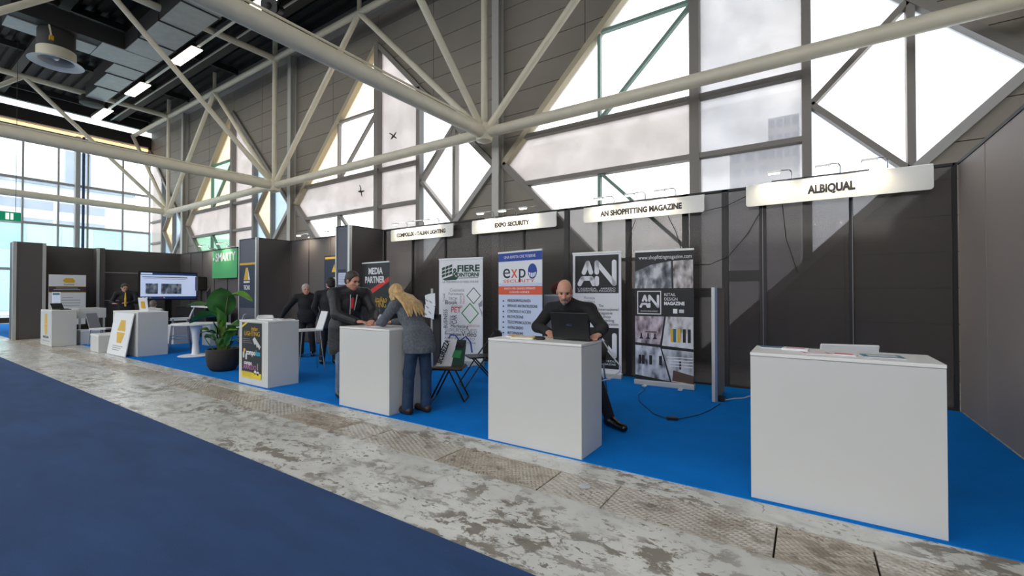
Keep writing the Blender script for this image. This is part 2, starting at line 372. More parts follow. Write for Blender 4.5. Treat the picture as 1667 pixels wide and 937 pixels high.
# ================================================================== FACADE (back wall with diamond windows)
YF = 9.87; ZC = 4.895; R = 4.86; EAVE = 10.96; MODS = [-36.93, -26.93, -16.93, -6.93, 3.07]; XE = -31.9
def dclip(poly, cx):
    for sx in (1,-1):
        for sz in (1,-1): poly = clip(poly, sx, sz, R + sx*cx + sz*ZC) if poly else []
    return poly
def rect(x0, x1, z0, z1): return [(x0,z0),(x1,z0),(x1,z1),(x0,z1)]
bk = MB()
rows = [6.78 + 0.586*k for k in range(-12, 9)]
rows = [0.0] + [z for z in rows if 0.2 < z < EAVE-0.15] + [EAVE]
pieces = []
for X0 in MODS:
    cx = X0+5
    for q in range(4):
        xa, xb = X0+2.5*q, X0+2.5*q+2.5
        if xb <= XE: continue
        s = 1 if q >= 2 else -1
        for z0, z1 in zip(rows, rows[1:]):
            for up in (1, -1):
                # outside the diamond: s*(x-cx)+up*(z-ZC) >= R
                r_ = rect(max(xa, XE)+0.008, xb-0.008, z0+0.007, z1-0.007)
                p_ = clip(r_, -s, -up, -(R + s*cx + up*ZC))
                p_ = clip(p_, 0, -up, -up*ZC) if p_ else []
                if p_ and area(p_) > 0.015: pieces.append(p_)
        for up in (1, -1):
            p_ = clip(rect(max(xa, XE), xb, 0, 11.4), -s, -up, -(R + s*cx + up*ZC)); p_ = clip(p_, 0, -up, -up*ZC) if p_ else []
            if p_: bk.prism(p_, YF+0.03, YF+0.12)
wall_back = struct(bk.build('wall_back', 'cladding_back'))
for p_ in pieces: MB().prism(p_, YF-0.01, YF+0.03).build('cladding_panel', 'cladding', wall_back)
for X0 in MODS[1:]:
    MB().box(X0-0.11, X0+0.11, YF-0.26, YF-0.22, 0, 10.78).box(X0-0.03, X0+0.03, YF-0.22, YF-0.03, 0, 10.78).box(X0-0.11, X0+0.11, YF-0.03, YF, 0, 10.78).build('column', 'column_white', wall_back)
MB().box(XE, 13, YF-0.22, YF+0.02, 10.76, 10.98).build('eave_beam', 'frame_light', wall_back)
MB().box(XE, 13, YF-0.16, YF+0.1, 10.98, 11.6).build('eave_band', 'cladding', wall_back)
PL = dict(
    near=dict(y='pane_clear', g='pane_clear', b='pane_blue_pale', h='pane_haze', hc='pane_haze_cool', d='pane_clear', dr='pane_blue_pale', ym='pane_clear'),
    mid=dict(y='pane_yellow_pale', g='pane_clear', b='pane_blue_pale', h='pane_haze', hc='pane_haze', d='pane_clear', dr='pane_clear', ym='pane_clear'),
    far=dict(y='pane_yellow', g='pane_green', b='pane_blue', h='pane_haze', hc='pane_haze', d='pane_yellow', dr='pane_blue', ym='pane_yellow'))
def window(n, X0, kind, x_from=None):
    w = struct(bpy.data.objects.new('window_%d' % n, None)); COL.objects.link(w)
    P = PL[kind]; cx = X0+5; a, b, c, d = X0+2.87, X0+5.0, X0+6.95, X0+8.40
    zt, zb, zu, zd = 5.51, 4.28, 7.60, 2.19
    big = 20
    cells = [(rect(X0,b,zb,zt),'h'), (rect(X0,a,zt,big),'y'), ([(a,zt),(b,zu),(a,zu)],'g'), ([(a,zt),(b,zt),(b,zu)],'ym'), (rect(a,b,zu,big),'y'),
             (rect(X0,a,-big,zb),'g'), ([(a,zb),(a,zd),(b,zd)],'g'), ([(a,zb),(b,zd),(b,zb)],'g'), (rect(a,b,-big,zd),'h'),
             (rect(b,c,zt,big),'hc'), (rect(b,c,zb,zt),'hc'), (rect(b,c,-big,zb),'hc'),
             ([(c,ZC),(d,ZC+1.45),(d,big),(c,big)],'b'), ([(c,ZC),(d,ZC-1.45),(d,ZC+1.45)],'d'), ([(c,ZC),(c,-big),(d,-big),(d,ZC-1.45)],'b'), (rect(d,X0+10,-big,big),'dr')]
    for poly, key in cells:
        poly = dclip(poly, cx)
        if poly and x_from is not None: poly = clip(poly, -1, 0, -x_from)
        if poly and area(poly) > 0.01: MB().prism(poly, YF+0.06, YF+0.075).build('pane', P[key], w)
    y0, y1 = YF-0.10, YF+0.10; ym = (y0+y1)/2
    def bar(nm, p, q, wd, m='frame_grey', dep=0.2):
        if x_from is not None:
            if q[0] < p[0]: p, q = q, p
            if q[0] <= x_from+0.05: return
            if p[0] < x_from: t = (x_from-p[0])/(q[0]-p[0]); p = (x_from, p[1]+(q[1]-p[1])*t)
        MB().bar((p[0], YF, p[1]), (q[0], YF, q[1]), wd, dep, up=(0,1,0)).build(nm, m, w)
    e = lambda x: R-abs(x-cx)
    L_, T_, R_, B_ = (cx-R, ZC), (cx, ZC+R), (cx+R, ZC), (cx, ZC-R)
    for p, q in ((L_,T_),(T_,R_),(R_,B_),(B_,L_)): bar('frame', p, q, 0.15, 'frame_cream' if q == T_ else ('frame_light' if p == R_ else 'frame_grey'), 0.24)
    if x_from is None or b > x_from-0.1: bar('mullion', (b, ZC-R), (b, ZC+R), 0.19, dep=0.26)
    bar('mullion', (c, ZC-e(c)), (c, ZC+e(c)), 0.15, dep=0.24); bar('mullion', (d, ZC-e(d)), (d, ZC+e(d)), 0.11)
    for z in (zt, zb):
        bar('transom', (cx-R+abs(z-ZC), z), (b-0.09, z), 0.11); bar('transom', (b+0.09, z), (c-0.07, z), 0.10)
    gm = 'frame_green' if kind != 'mid' else 'frame_grey'
    for z, zz in ((zt, zu), (zb, zd)):
        bar('mullion', (a, z), (a, ZC+(1 if z > ZC else -1)*e(a)), 0.07, gm, 0.12); bar('transom', (a, zz), (b-0.09, zz), 0.07, gm, 0.12); bar('brace', (a, z), (b-0.09, zz+(-0.09 if zz > ZC else 0.09)), 0.07, gm, 0.12)
    bar('brace', (c+0.07, ZC), (d, ZC+1.45), 0.10); bar('brace', (c+0.07, ZC), (d, ZC-1.45), 0.10)
    return w
window(1, MODS[0], 'far', XE); window(2, MODS[1], 'far'); w3 = window(3, MODS[2], 'mid'); window(4, MODS[3], 'near'); window(5, MODS[4], 'near')
def bird(x, z, a, s):
    pts = [(-.5,.02),(-.2,.09),(.0,.05),(.12,.38),(.2,.4),(.16,.06),(.35,.05),(.55,.0),(.35,-.05),(.14,-.04),(-.02,-.3),(-.12,-.34),(-.08,-.03),(-.28,-.01),(-.5,-.06)]
    ca, sa = math.cos(a), math.sin(a)
    MB().prism([(x+s*(p*ca-q*sa), z+s*(p*sa+q*ca)) for p, q in pts], YF+0.04, YF+0.045).build('bird_sticker', 'ink', w3)
bird(-11.27, 6.58, -0.6, 0.42); bird(-12.9, 4.98, -1.3, 0.44)

# ================================================================== END WALL (left) with clear glazing
wl = MB().box(XE-0.2, XE, -16, YF+0.1, 9.55, 10.5).box(XE-0.2, XE+0.02, -16, YF+0.1, 10.85, 11.6).box(XE-0.2, XE, -16, YF+0.1, 0, 0.25)
wall_left = struct(wl.build('wall_left', 'beam_dark'))
MB().box(XE-0.06, XE-0.04, -16, YF, 10.5, 10.85).build('clerestory_pane', 'pane_end', wall_left)
MB().box(XE+0.02, XE+0.14, -16, YF-0.2, 9.62, 9.75).build('light_strip', 'strip_glow', wall_left)
MB().box(XE+0.02, XE+0.16, -16, YF-0.2, 9.80, 9.86).build('cable_tray', 'aluminium', wall_left)
MB().box(XE+0.0, XE+0.22, -16, YF-0.2, 9.36, 9.56).build('cable_tray', 'ext_blue', wall_left)
MB().tube([(XE+0.3, -16, 9.4), (XE+0.3, 9.5, 9.4)], 0.03).build('pipe', 'aluminium', wall_left)
w6 = sempty('window_6')
ymul = [9.80, 8.58, 7.13, 6.01, 4.77, 3.5, 2.2, 0.9, -0.4, -1.7, -3.0, -4.3, -5.6, -6.9, -8.2, -9.5, -10.8, -12.1, -13.4, -14.7, -16]
zs = [0.25, 2.6, 4.90, 7.05, 9.40]
for y in ymul: MB().box(XE-0.05, XE+0.06, y-0.035, y+0.035, 0.25, 9.55).build('mullion', 'frame_light', w6)
for z in zs[1:]: MB().box(XE-0.04, XE+0.04, -16, 9.8, z-0.06, z+0.06).build('transom', 'frame_light', w6)
for a, b in zip(ymul, ymul[1:]):
    for z0, z1 in zip(zs, zs[1:]):
        MB().box(XE-0.01, XE+0.005, b+0.035, a-0.035, z0+0.06, z1-0.06).build('pane', 'pane_end', w6)
MB().box(XE-0.05, XE+0.28, 6.60, 6.78, 0, 9.6).build('column', 'frame_light', wall_left)
MB().tube([(XE+0.36, 6.88, 0), (XE+0.36, 6.88, 9.6)], 0.06).build('drain_pipe', mat('pipe_blue', srgb(40,70,100), 0.5).name, wall_left)
MB().box(12.9, 13.1, -16, YF, 0, 11.5).build('wall_right', 'cladding'); struct(bpy.data.objects['wall_right'])  # unseen end wall, put in solid to block light from the right

# ================================================================== CEILING
c = MB()
def deck(ya, yb):
    prof = []; yy = ya
    while yy < yb-0.3:
        prof += [(yy, 11.35), (yy+0.16, 11.35), (yy+0.2, 11.47), (yy+0.36, 11.47)]; yy += 0.4
    k = len(prof)
    c.add([(xx, y, z) for xx in (XE-0.2, 13.1) for y, z in prof], [(i, i+1, i+1+k, i+k) for i in range(k-1)]); c.box(XE-0.2, 13.1, ya, yb, 11.5, 11.6)
deck(-2.4, YF+0.2); deck(-16.0, -7.2)
ceiling = struct(c.build('ceiling', 'deck_black'))
w7 = sempty('window_7')   # unseen skylight strip, added over the aisle to brighten the floor
for k in range(15): MB().box(XE+3*k+0.05, XE+3*k+2.95, -7.2, -2.4, 11.52, 11.54).build('pane', 'pane_clear', w7)
for k in range(16): MB().box(XE+3*k-0.05, XE+3*k+0.05, -7.2, -2.4, 11.48, 11.58).build('glazing_bar', 'frame_light', w7)
wf = struct(MB().box(XE, 13, -16.2, -16.0, 0, 4.6).box(XE, 13, -16.2, -16.0, 10.2, 11.6).build('wall_front_added', 'cladding'))  # unseen rear wall, added to cut light from behind the camera
for y in (8.25, 4.0, -1.0, -6.0, -11.0):
    MB().box(XE, 13, y-0.06, y+0.06, 11.0, 11.34).box(XE, 13, y-0.14, y+0.14, 10.98, 11.01).build('beam', 'beam_dark', ceiling)
MB().box(XE, 13, 8.0, 8.05, 10.93, 10.98).build('cable_rail', 'aluminium', ceiling)
for xx in range(-31, 13, 5): MB().box(xx-0.05, xx+0.05, -2.4, YF-0.3, 11.1, 11.34).build('beam', 'beam_dark', ceiling)

# ================================================================== ROOF TRUSS
tr = thing('roof_truss', 'cream painted tubular steel truss spanning below the dark roof', 'roof truss')
ZB, ZT, YH = 5.5, 10.35, 9.0
HX = [-26.83, -16.83, -6.83, 3.17, 13.0]
def tubes(nm, p, q, r, n=14): MB().tube([p, q], r, n).build(nm, 'steel_paint', tr)
for i, x in enumerate(HX[:-1]):
    nx = HX[i+1]
    tubes('bottom_chord', (x, YH, ZB), (nx, YH, ZB), 0.13); tubes('top_chord', (x, YH, ZT), (nx, YH, ZT), 0.10)
    xm = (x+nx)/2
    tubes('diagonal', (x, YH, ZB), (xm, YH, ZT), 0.09); tubes('diagonal', (xm, YH, ZT), (nx, YH, ZB), 0.09)
    tubes('hanger', (xm, YH, ZT), (xm, YH, 11.2), 0.07, 8)
tubes('top_chord', (XE, YH, ZT), (HX[0], YH, ZT), 0.10); tubes('diagonal', (XE, YH, ZT), (HX[0], YH, ZB), 0.09)
for x in HX[:-1]:
    tubes('bottom_chord', (x, YH, ZB), (x, -1, ZB), 0.16 if x > -20 else 0.14, 18); tubes('bottom_chord', (x, -1, ZB), (x, -11, ZB), 0.15, 18)
    tubes('top_chord', (x, YH, ZT), (x, -12, ZT), 0.11)
    tubes('post', (x, YH, ZB), (x, YH, 11.2), 0.085)
    for y0, y1 in ((9, -1), (-1, -11)):
        ym = (y0+y1)/2; tubes('diagonal', (x, y0, ZB), (x, ym, ZT), 0.085); tubes('diagonal', (x, ym, ZT), (x, y1, ZB), 0.085)
    nd = MB().lathe([(0.05,-0.26),(0.2,-0.2),(0.24,0.0),(0.2,0.22),(0.06,0.26)], (x, YH, ZB), 16); nd.build('node', 'steel_paint', tr)
    MB().ball((x, -1, ZB), 0.25).build('node', 'steel_paint', tr); MB().ball((x, YH, ZT), 0.15).build('node', 'steel_paint', tr)
for x in HX[1:-1]:
    MB().tube([(x+0.09, 8.6, ZB+0.17), (x+0.09, -6, ZB+0.17)], 0.022, 8).build('conduit', 'steel_paint', tr)

# ================================================================== DUCTS, FAN, LIGHTS
d = thing('air_duct', 'long galvanised rectangular air duct running along the dark ceiling', 'duct')
xx = -26.0
for k, (xa, xb, y0) in enumerate([(-26.2,-24.4,5.75),(-24.4,-22.6,5.6),(-22.6,-21.4,5.5),(-20.0,-18.6,5.4),(-18.6,-16.9,5.4),(-16.9,-15.2,5.4),(-15.2,-13.4,5.4),(-13.4,-11.6,5.4)]):
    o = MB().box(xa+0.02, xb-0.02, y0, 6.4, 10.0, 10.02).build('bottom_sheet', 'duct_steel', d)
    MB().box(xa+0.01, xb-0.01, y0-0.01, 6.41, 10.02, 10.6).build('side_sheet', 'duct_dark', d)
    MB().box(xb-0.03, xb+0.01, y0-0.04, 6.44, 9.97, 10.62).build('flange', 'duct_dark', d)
MB().lathe([(0.3,0),(0.42,0.06),(0.42,0.3),(0.35,0.4)], (-26.6, 6.05, 9.8), 20).build('end_cap', 'duct_dark', d)
MB().box(-21.4, -20.0, 4.8, 6.4, 9.99, 10.02).build('branch_sheet', 'duct_steel', d)
MB().box(-21.38, -20.02, 2.7, 6.4, 10.02, 10.6).build('branch_side', 'duct_dark', d)
MB().box(-21.38, -20.5, 2.7, 4.78, 9.99, 10.02).build('branch_sheet', 'duct_steel', d)
f = thing('ceiling_fan_unit', 'round grey ventilation fan with wide flared rim hanging under the roof', 'fan', (-20.6, 3.8, 9.0))
MB().lathe([(0.44,0.42),(0.46,0.45),(0.46,1.0),(0.44,1.02)], n=28).build('drum', 'duct_dark', f)
MB().lathe([(0.45,0.42),(0.45,0.08),(0.48,0.08),(0.48,0.42),(0.45,0.44)], n=28, caps=False).build('collar', 'steel_paint', f)
rim = MB(); rim.smooth = True
n = 32; pr = [(0.46,0.10),(0.66,0.02),(0.68,0.0),(0.62,0.0),(0.44,0.07),(0.42,0.3)]
rim.add([(r*math.cos(2*math.pi*j/n), r*math.sin(2*math.pi*j/n), z) for r, z in pr for j in range(n)], [(i*n+j, i*n+(j+1)%n, (i+1)*n+(j+1)%n, (i+1)*n+j) for i in range(5) for j in range(n)])
rim.build('flared_rim', 'light_grey', f)
for k in range(6):
    a = k*math.pi/3; MB().obox((0.22*math.cos(a), 0.22*math.sin(a), 0.2), (0.34, 0.12, 0.01), Matrix.Rotation(a, 3, 'Z') @ Matrix.Rotation(0.5, 3, 'X')).build('blade', 'duct_steel', f)
MB().lathe([(0.05,0.12),(0.08,0.16),(0.08,0.26),(0.04,0.3)], n=14).build('hub', 'aluminium', f)
MB().obox((0.42,-0.2,0.62), (0.12,0.1,0.14)).build('junction_box', 'gold_print', f); MB().tube([(0.44,-0.2,0.7),(0.44,-0.25,1.0),(0.5,-0.25,1.5)], 0.025, 8).build('conduit', 'steel_paint', f)
names = ['third nearest of', 'second farthest of', 'farthest of']
lb = ['nearest lit ceiling strip light, beside the loudspeaker horn at the top edge', 'second lit ceiling strip light in the row, beside the galvanised duct', 'third lit ceiling strip light in the row, between two truss tubes', 'farthest lit ceiling strip light, close to the end window wall']
for k, (x, l) in enumerate(zip((-13.7, -19.15, -24.05, -28.8), lb)):
    t = thing('ceiling_light', l, 'ceiling light', (x, 6.93, 10.2), 0, 'lit strip lights in a row under the roof')
    MB().box(-1.0, 1.0, -0.2, 0.2, 0.03, 0.14).build('housing', 'beam_dark', t); MB().box(-0.96, 0.96, -0.17, 0.17, 0.0, 0.03).build('diffuser', 'lamp_glow', t)
    for s in (-0.8, 0.8): MB().tube([(s, 0, 0.14), (s, 0, 0.85)], 0.012, 6).build('hanger', 'beam_dark', t)
t = thing('lamp_rail', 'thin metal rail carrying the ceiling strip lights', 'rail')
for a, b in ((-12.7,-4),(-18.1,-14.75),(-23.0,-20.2),(-27.75,-25.1)): MB().box(a, b, 6.88, 6.98, 10.24, 10.30).build('rail_segment', 'aluminium', t)
h = thing('loudspeaker_horn', 'dark round horn loudspeaker hanging beside the big truss tube', 'loudspeaker', (-11.75, 6.3, 9.02))
hm = MB(); hm.tube([(0,0,0),(0.02,-0.09,-0.02),(0.04,-0.18,-0.05),(0.05,-0.22,-0.06)], [0.08,0.14,0.26,0.28], 20); hm.build('bell', 'black_plastic', h)
MB().tube([(-0.02,0.16,0.02),(0,0,0)], [0.11,0.12], 16).build('driver', 'black_plastic', h); MB().tube([(0,0.05,0.1),(0,0.05,1.3)], 0.02, 6).build('bracket', 'beam_dark', h)
MB().ball((0.05,-0.2,-0.06), 0.09).build('cone', 'beam_dark', h)
# exit sign hanging in the hall
e = thing('exit_sign', 'green emergency exit box sign hanging at the far left', 'exit sign', (-24.0, 3.2, 4.2), 0.0)
MB().box(-0.35, 0.0, -0.4, 0.36, -0.16, 0.17).build('body', 'exit_green', e)
MB().box(0.0, 0.004, 0.10, 0.17, -0.11, 0.12).build('door_symbol', 'exit_white', e); MB().box(0.0, 0.004, -0.02, 0.07, -0.11, 0.12).build('door_symbol', 'exit_white', e)
MB().box(-0.352, 0.002, -0.402, 0.362, -0.19, -0.16).build('lower_edge', 'sign_white', e)
for y in (-0.3, 0.25): MB().tube([(-0.17, y, 0.17), (-0.17, y, 6.8)], 0.008, 6).build('hanger', 'beam_dark', e)

# ================================================================== OUTSIDE
tag(MB().box(-150, 150, -150, 250, -0.5, -0.31).build('outside_ground', 'ext_ground'), 'pale paved ground outside the hall', 'ground')
b = thing('glass_building', 'teal glazed building seen through the end windows', 'building', (-52, 8, -0.3))
MB().box(-8, 0, -40, 30, 0, 7.4).build('wall', 'ext_white', b)
for k, y in enumerate(range(-40, 30, 2)):
    for j, z in enumerate((0.4, 2.8, 5.2)):
        MB().box(0, 0.08, y+0.04, y+1.96, z, z+2.3).build('pane', ('ext_teal', 'ext_teal_dark')[(k+j) % 3 == 0], b)
b2 = thing('office_building', 'pale building with dark ribbon windows behind the teal glazing', 'building', (-64, 4, -0.3))
MB().box(-10, 0, -50, 14, 0, 13.2).build('wall', 'ext_white', b2)
for z in (8.3, 10.1):
    for y in range(-48, 12, 4): MB().box(0, 0.06, y, y+3.7, z, z+0.9).build('window', 'ext_blue', b2)
MB().box(-10.2, 0.5, -50.2, 14.2, 12.6, 13.1).build('roof', 'ext_blue', b2); MB().box(-0.4, 0.3, 8.5, 10.5, 13.1, 16.5).build('vent_tower', 'ext_blue', b2)
for (nm, lab, x0, x1, y0, z1, fl_) in (('tower_block', 'tall pale tower block faintly visible through the hazy right window', -5.5, -0.9, 90, 32.5, 12), ('apartment_block', 'wide pale apartment block faintly visible through the hazy right window', -14.5, -3.8, 112, 33.5, 10)):
    t = thing(nm, lab, 'building', ((x0+x1)/2, y0, -0.3)); wd = (x1-x0)/2
    MB().box(-wd, wd, 0, 8, 0, z1).build('wall', 'tower_wall', t)
    for k in range(fl_):
        z = z1*(k+0.35)/fl_
        for j in range(4): MB().box(-wd+2*wd*(j+0.15)/4, -wd+2*wd*(j+0.85)/4, -0.05, 0.0, z, z+z1/fl_*0.5).build('window', 'tower_window', t)
# ================================================================== BOOTH WALLS
YB = 7.43; HB = 3.0
def booth_wall(label, posts, y=YB, m='booth_panel', name='booth_wall', dark=(), thin=()):
    w = thing(name, label, 'partition wall', (posts[0], y, 0))
    for a, b in zip(posts, posts[1:]):
        MB().box(a-posts[0]+0.02, b-posts[0]-0.02, 0, 0.03, 0.02, HB-0.03).build('panel', m, w)
    for p in posts:
        r = 0.045 if p in dark else 0.02
        MB().box(p-posts[0]-r, p-posts[0]+r, -0.02, 0.05, 0, HB).build('post', 'post_dark' if p in dark else ('charcoal' if m == 'smoked' else m), w)
    L = posts[-1]-posts[0]
    MB().box(0, L, -0.02, 0.05, HB-0.035, HB).build('top_rail', 'charcoal', w); MB().box(0, L, -0.015, 0.045, 0, 0.03).build('bottom_rail', 'charcoal', w)
    return w
bw = booth_wall('long smoked translucent back wall behind the four signed booths', [-8.75, -7.75, -6.72, -5.83, -4.65, -3.71, -2.54, -1.61, -1.03, -0.53, 0.5, 1.50], m='smoked', dark=(-3.71, -2.54, -1.61, -1.03, -0.53), thin=())
for xa, xb, z0, z1 in ((-2.54, -1.03, 1.36, 1.50), (-1.03, -0.53, 1.60, 1.76)): MB().box(xa+8.75+0.04, xb+8.75-0.04, -0.012, 0.042, z0, z1).build('cross_rail', 'post_dark', bw)
MB().box(9.258, 9.264, -0.024, -0.02, 0, HB).build('post_edge', 'grey_print', bw); MB().box(8.217, 8.223, -0.024, -0.02, 0, HB).build('post_edge', 'grey_print', bw)
booth_wall('plain dark grey back wall behind the two men talking', [-12.93, -12.0, -11.0, -10.0, -9.2])
booth_wall('dark grey back wall carrying the green sign', [-20.9, -19.9, -18.9, -17.9, -16.9, -15.9, -14.9, -13.98])
# perpendicular walls
def side_wall(label, x, ys, m='booth_panel', pm='charcoal', name='booth_wall', ends=True, pw=0.012):
    w = thing(name, label, 'partition wall', (x, ys[0], 0))
    for a, b in zip(ys, ys[1:]): MB().box(-0.015, 0.015, a-ys[0]+pw, b-ys[0]-pw, 0.02, HB-0.03).build('panel', m, w)
    for k, p in enumerate(ys):
        MB().box(-0.018, 0.018, p-ys[0]-pw, p-ys[0]+pw, 0, HB).build('post', pm if not (ends and k == 0) else 'aluminium', w)
    MB().box(-0.025, 0.025, 0, ys[-1]-ys[0], HB-0.035, HB).build('top_rail', 'charcoal', w)
    return w
rw = side_wall('tall side wall, coloured as if lit by the windows, closing the booth at the right edge', 1.545, [2.45, 3.45, 4.45, 5.45, 6.45, 7.40], 'right_panel_lit', 'cladding', ends=False, pw=0.004)
def return_wall(label, x0, x1, y0):
    w = thing('return_wall', label, 'partition wall', (x0, y0, 0)); L = x1-x0
    MB().box(0.02, L-0.03, 0, 0.03, 0.02, HB-0.02).build('front_panel', 'booth_front', w)
    MB().box(L-0.035, L+0.035, -0.03, 0.04, 0, HB).build('corner_post', 'aluminium', w); MB().box(-0.02, 0.02, -0.02, 0.04, 0, HB).build('post', 'aluminium', w)
    MB().box(L-0.015, L+0.015, 0.04, YB-y0-0.02, 0.02, HB-0.02).build('side_panel', 'booth_panel', w)
    MB().box(0, L, -0.015, 0.035, HB-0.02, HB).build('top_rail', 'charcoal', w); MB().box(L-0.02, L+0.02, 0.04, YB-y0-0.02, HB-0.02, HB).build('top_rail', 'charcoal', w)
    return w
p1 = return_wall('dark return wall with the sailboat logo beside the green sign', -13.95, -12.96, 6.45)
p2 = return_wall('narrow dark return wall with a small notice, between two booths', -9.28, -8.79, 6.45)
MB().box(0.03, 0.95, -0.006, -0.001, 1.0, 2.3).build('poster', 'navy_print', p1); MB().box(0.04, 0.92, -0.012, -0.006, 2.24, 2.30).build('gold_band', 'gold_print', p1)
MB().prism([(0.28,1.80),(0.52,1.80),(0.48,2.16),(0.40,2.16)], -0.012, -0.006).build('sail', 'gold_print', p1); MB().prism([(0.54,1.80),(0.64,1.80),(0.50,2.16)], -0.012, -0.006).build('sail', 'white_print', p1)
MB().box(0.28, 0.62, -0.012, -0.006, 1.72, 1.77).build('hull', 'white_print', p1); text('TECNO', 0.17, 'white_print', p1, (0.46, -0.01, 1.53), width=0.36, bold=0.004)
MB().box(0.08, 0.36, -0.006, -0.001, 1.62, 1.98).build('notice', 'pale_blue', p2); MB().box(0.08, 0.36, -0.010, -0.006, 1.90, 1.98).build('notice_header', 'navy_print', p2)
for k in range(6): MB().box(0.12, 0.32-0.04*(k % 2), -0.010, -0.006, 1.66+0.038*k, 1.67+0.038*k).build('print_line', 'grey_print', p2)
np_ = tag(MB().box(-11.2, -10.3, YB-0.03, YB-0.022, 1.3, 2.46).build('navy_poster', 'navy_print'), 'navy poster with a gold band on the back wall behind the man in the suit', 'poster')
MB().box(-11.16, -10.34, YB-0.034, YB-0.03, 2.36, 2.42).build('gold_band', 'gold_print', np_); MB().prism([(-10.86,2.0),(-10.7,2.0),(-10.74,2.22)], YB-0.034, YB-0.03).build('emblem', 'gold_print', np_)
for k in range(4): MB().box(-10.95, -10.5, YB-0.034, YB-0.03, 1.55+0.09*k, 1.58+0.09*k).build('print_line', 'light_grey', np_)
# green lit sign
g = thing('green_sign', 'bright green sign with white lettering on the dark back wall', 'sign', (-16.9, 7.30, 1.95))
MB().box(-0.88, 0.95, 0, 0.06, 0, 1.0).build('board', 'green_sign', g); text('SMARTY', 0.40, 'white_print', g, (-0.62, -0.005, 0.60), width=1.45, align='LEFT', bold=0.012); MB().ball((-0.73, -0.01, 0.68), (0.06,0.01,0.06)).build('dot', 'white_print', g)
MB().box(-0.9, 0.97, -0.01, 0.07, 0.99, 1.03).build('rail', 'charcoal', g)
# left end booth walls
XW = -20.95
lw = thing('booth_wall', 'dark grey end wall of the far booth with the presentation screen', 'partition wall', (XW, 3.5, 0))
for a, b in ((0.05, 1.38), (1.55, 2.7), (2.7, 3.96)): MB().box(-0.03, 0, a, b, 0.02, HB).build('panel', 'booth_panel', lw)
MB().box(0, 0.45, 1.35, 1.38, 0.02, HB).build('panel', 'booth_panel', lw); MB().box(0.43, 0.49, 1.33, 1.40, 0, HB).build('post', 'aluminium', lw); MB().box(-0.03, 0.45, 1.38, 1.55, 0.02, HB).build('panel', 'booth_panel', lw)
for z in (2.17, 1.16): MB().box(0.0, 0.006, 1.6, 2.6, z-0.012, z+0.012).build('seam', 'light_grey', lw)
cl = thing('end_column', 'tall dark grey booth end wall at the far left with aluminium corner post', 'partition wall', (-20.1, 2.85, 0))
MB().box(-0.62, -0.04, 0, 0.04, 0, HB).build('front_panel', 'booth_front', cl); MB().box(-0.04, 0.04, -0.03, 0.05, 0, HB).build('corner_post', 'aluminium', cl)
MB().box(-0.02, 0.02, 0.05, 0.60, 0, HB).build('side_panel', 'booth_panel', cl); MB().box(-0.03, 0.03, 0.60, 0.68, 0, HB).build('post', 'aluminium', cl); MB().box(-0.9, -0.02, 0.62, 0.66, 0, HB).build('rear_panel', 'booth_panel', cl)
nb = thing('red_fascia_booth', 'white neighbouring booth with a red fascia at the extreme left', 'booth', (-24.5, 1.9, 0))
MB().box(-1.2, 1.2, 0.3, 0.36, 0, 2.4).build('wall', 'wall_paint', nb); MB().box(-1.2, 1.2, -0.3, 0.3, 1.95, 2.35).build('fascia', 'red_fascia', nb); MB().box(-1.1, 1.1, -0.2, 0.2, 0, 0.75).build('desk', 'white_lam', nb)
MB().box(-1.0, 1.0, -0.22, 0.22, 0.55, 0.62).build('desk_band', 'red_print', nb)

# ================================================================== FASCIA SIGNS
def lamp_arm(parent, x, z, k, e=15):
    a = MB().tube([(x, 0.02, z), (x, 0.0, z+0.10), (x-0.02, -0.02, z+0.13), (x-0.06, -0.05, z+0.13), (x-0.22, -0.18, z+0.10)], 0.008, 6).build('lamp_arm', 'chrome', parent)
    MB().obox((x-0.20, -0.18, z+0.085), (0.16, 0.07, 0.03)).build('lamp_head', 'aluminium', a)
    MB().obox((x-0.20, -0.18, z+0.066), (0.13, 0.05, 0.008)).build('bulb', 'spot_glow', a)
    l = bpy.data.lights.new('spot', 'SPOT'); l.energy = e; l.color = (1, 0.87, 0.68); l.spot_size = 2.3; l.spot_blend = 0.9; l.shadow_soft_size = 0.05
    o = bpy.data.objects.new('spot_light', l); COL.objects.link(o); o.parent = parent; o.location = (x-0.20, -0.19, z+0.058); o.rotation_euler = Vector((0.0, 0.62, -0.8)).to_track_quat('-Z', 'Y').to_euler()
def fascia(label, x0, x1, z0, z1, txt, size, wid, y=7.28):
    s = thing('fascia_sign', label, 'sign', ((x0+x1)/2, y, z0)); w = x1-x0; h = z1-z0
    MB().prism(rrect(-w/2, w/2, 0, h, 0.035), 0, 0.015).build('board', 'sign_white', s)
    MB().box(-w/2, w/2, 0.015, 0.05, h-0.03, h+0.01).build('hanging_rail', 'aluminium', s)
    for k in (-0.36, 0.36): MB().box(w*k-0.02, w*k+0.02, 0.05, YB-y-0.021, h-0.03, h).build('bracket', 'aluminium', s)
    text(txt, size, 'ink', s, (0, -0.003, h*0.5-size*0.34), width=wid, bold=0.05*size, depth=0.003)
    MB().tube([(-w*0.34, 0.03, h+0.025), (w*0.2, 0.03, h+0.025)], 0.014, 8).build('lamp_bar', 'chrome', s)
    for k in (-0.27, 0.0, 0.24): lamp_arm(s, w*k+0.1, h+0.02, k)
    return s
fascia('white fascia sign above the empty counter at the right', -0.73, 1.29, 2.68, 2.985, 'ALBIQUAL', 0.15, 0.52)
fascia('white fascia sign with the longest lettering, above the two black and white banners', -3.31, -1.30, 2.67, 2.93, 'AN SHOPFITTING MAGAZINE', 0.125, 1.36)
fascia('white fascia sign above the blue topped banner', -5.85, -3.85, 2.655, 2.93, 'EXPO SECURITY', 0.115, 0.82)
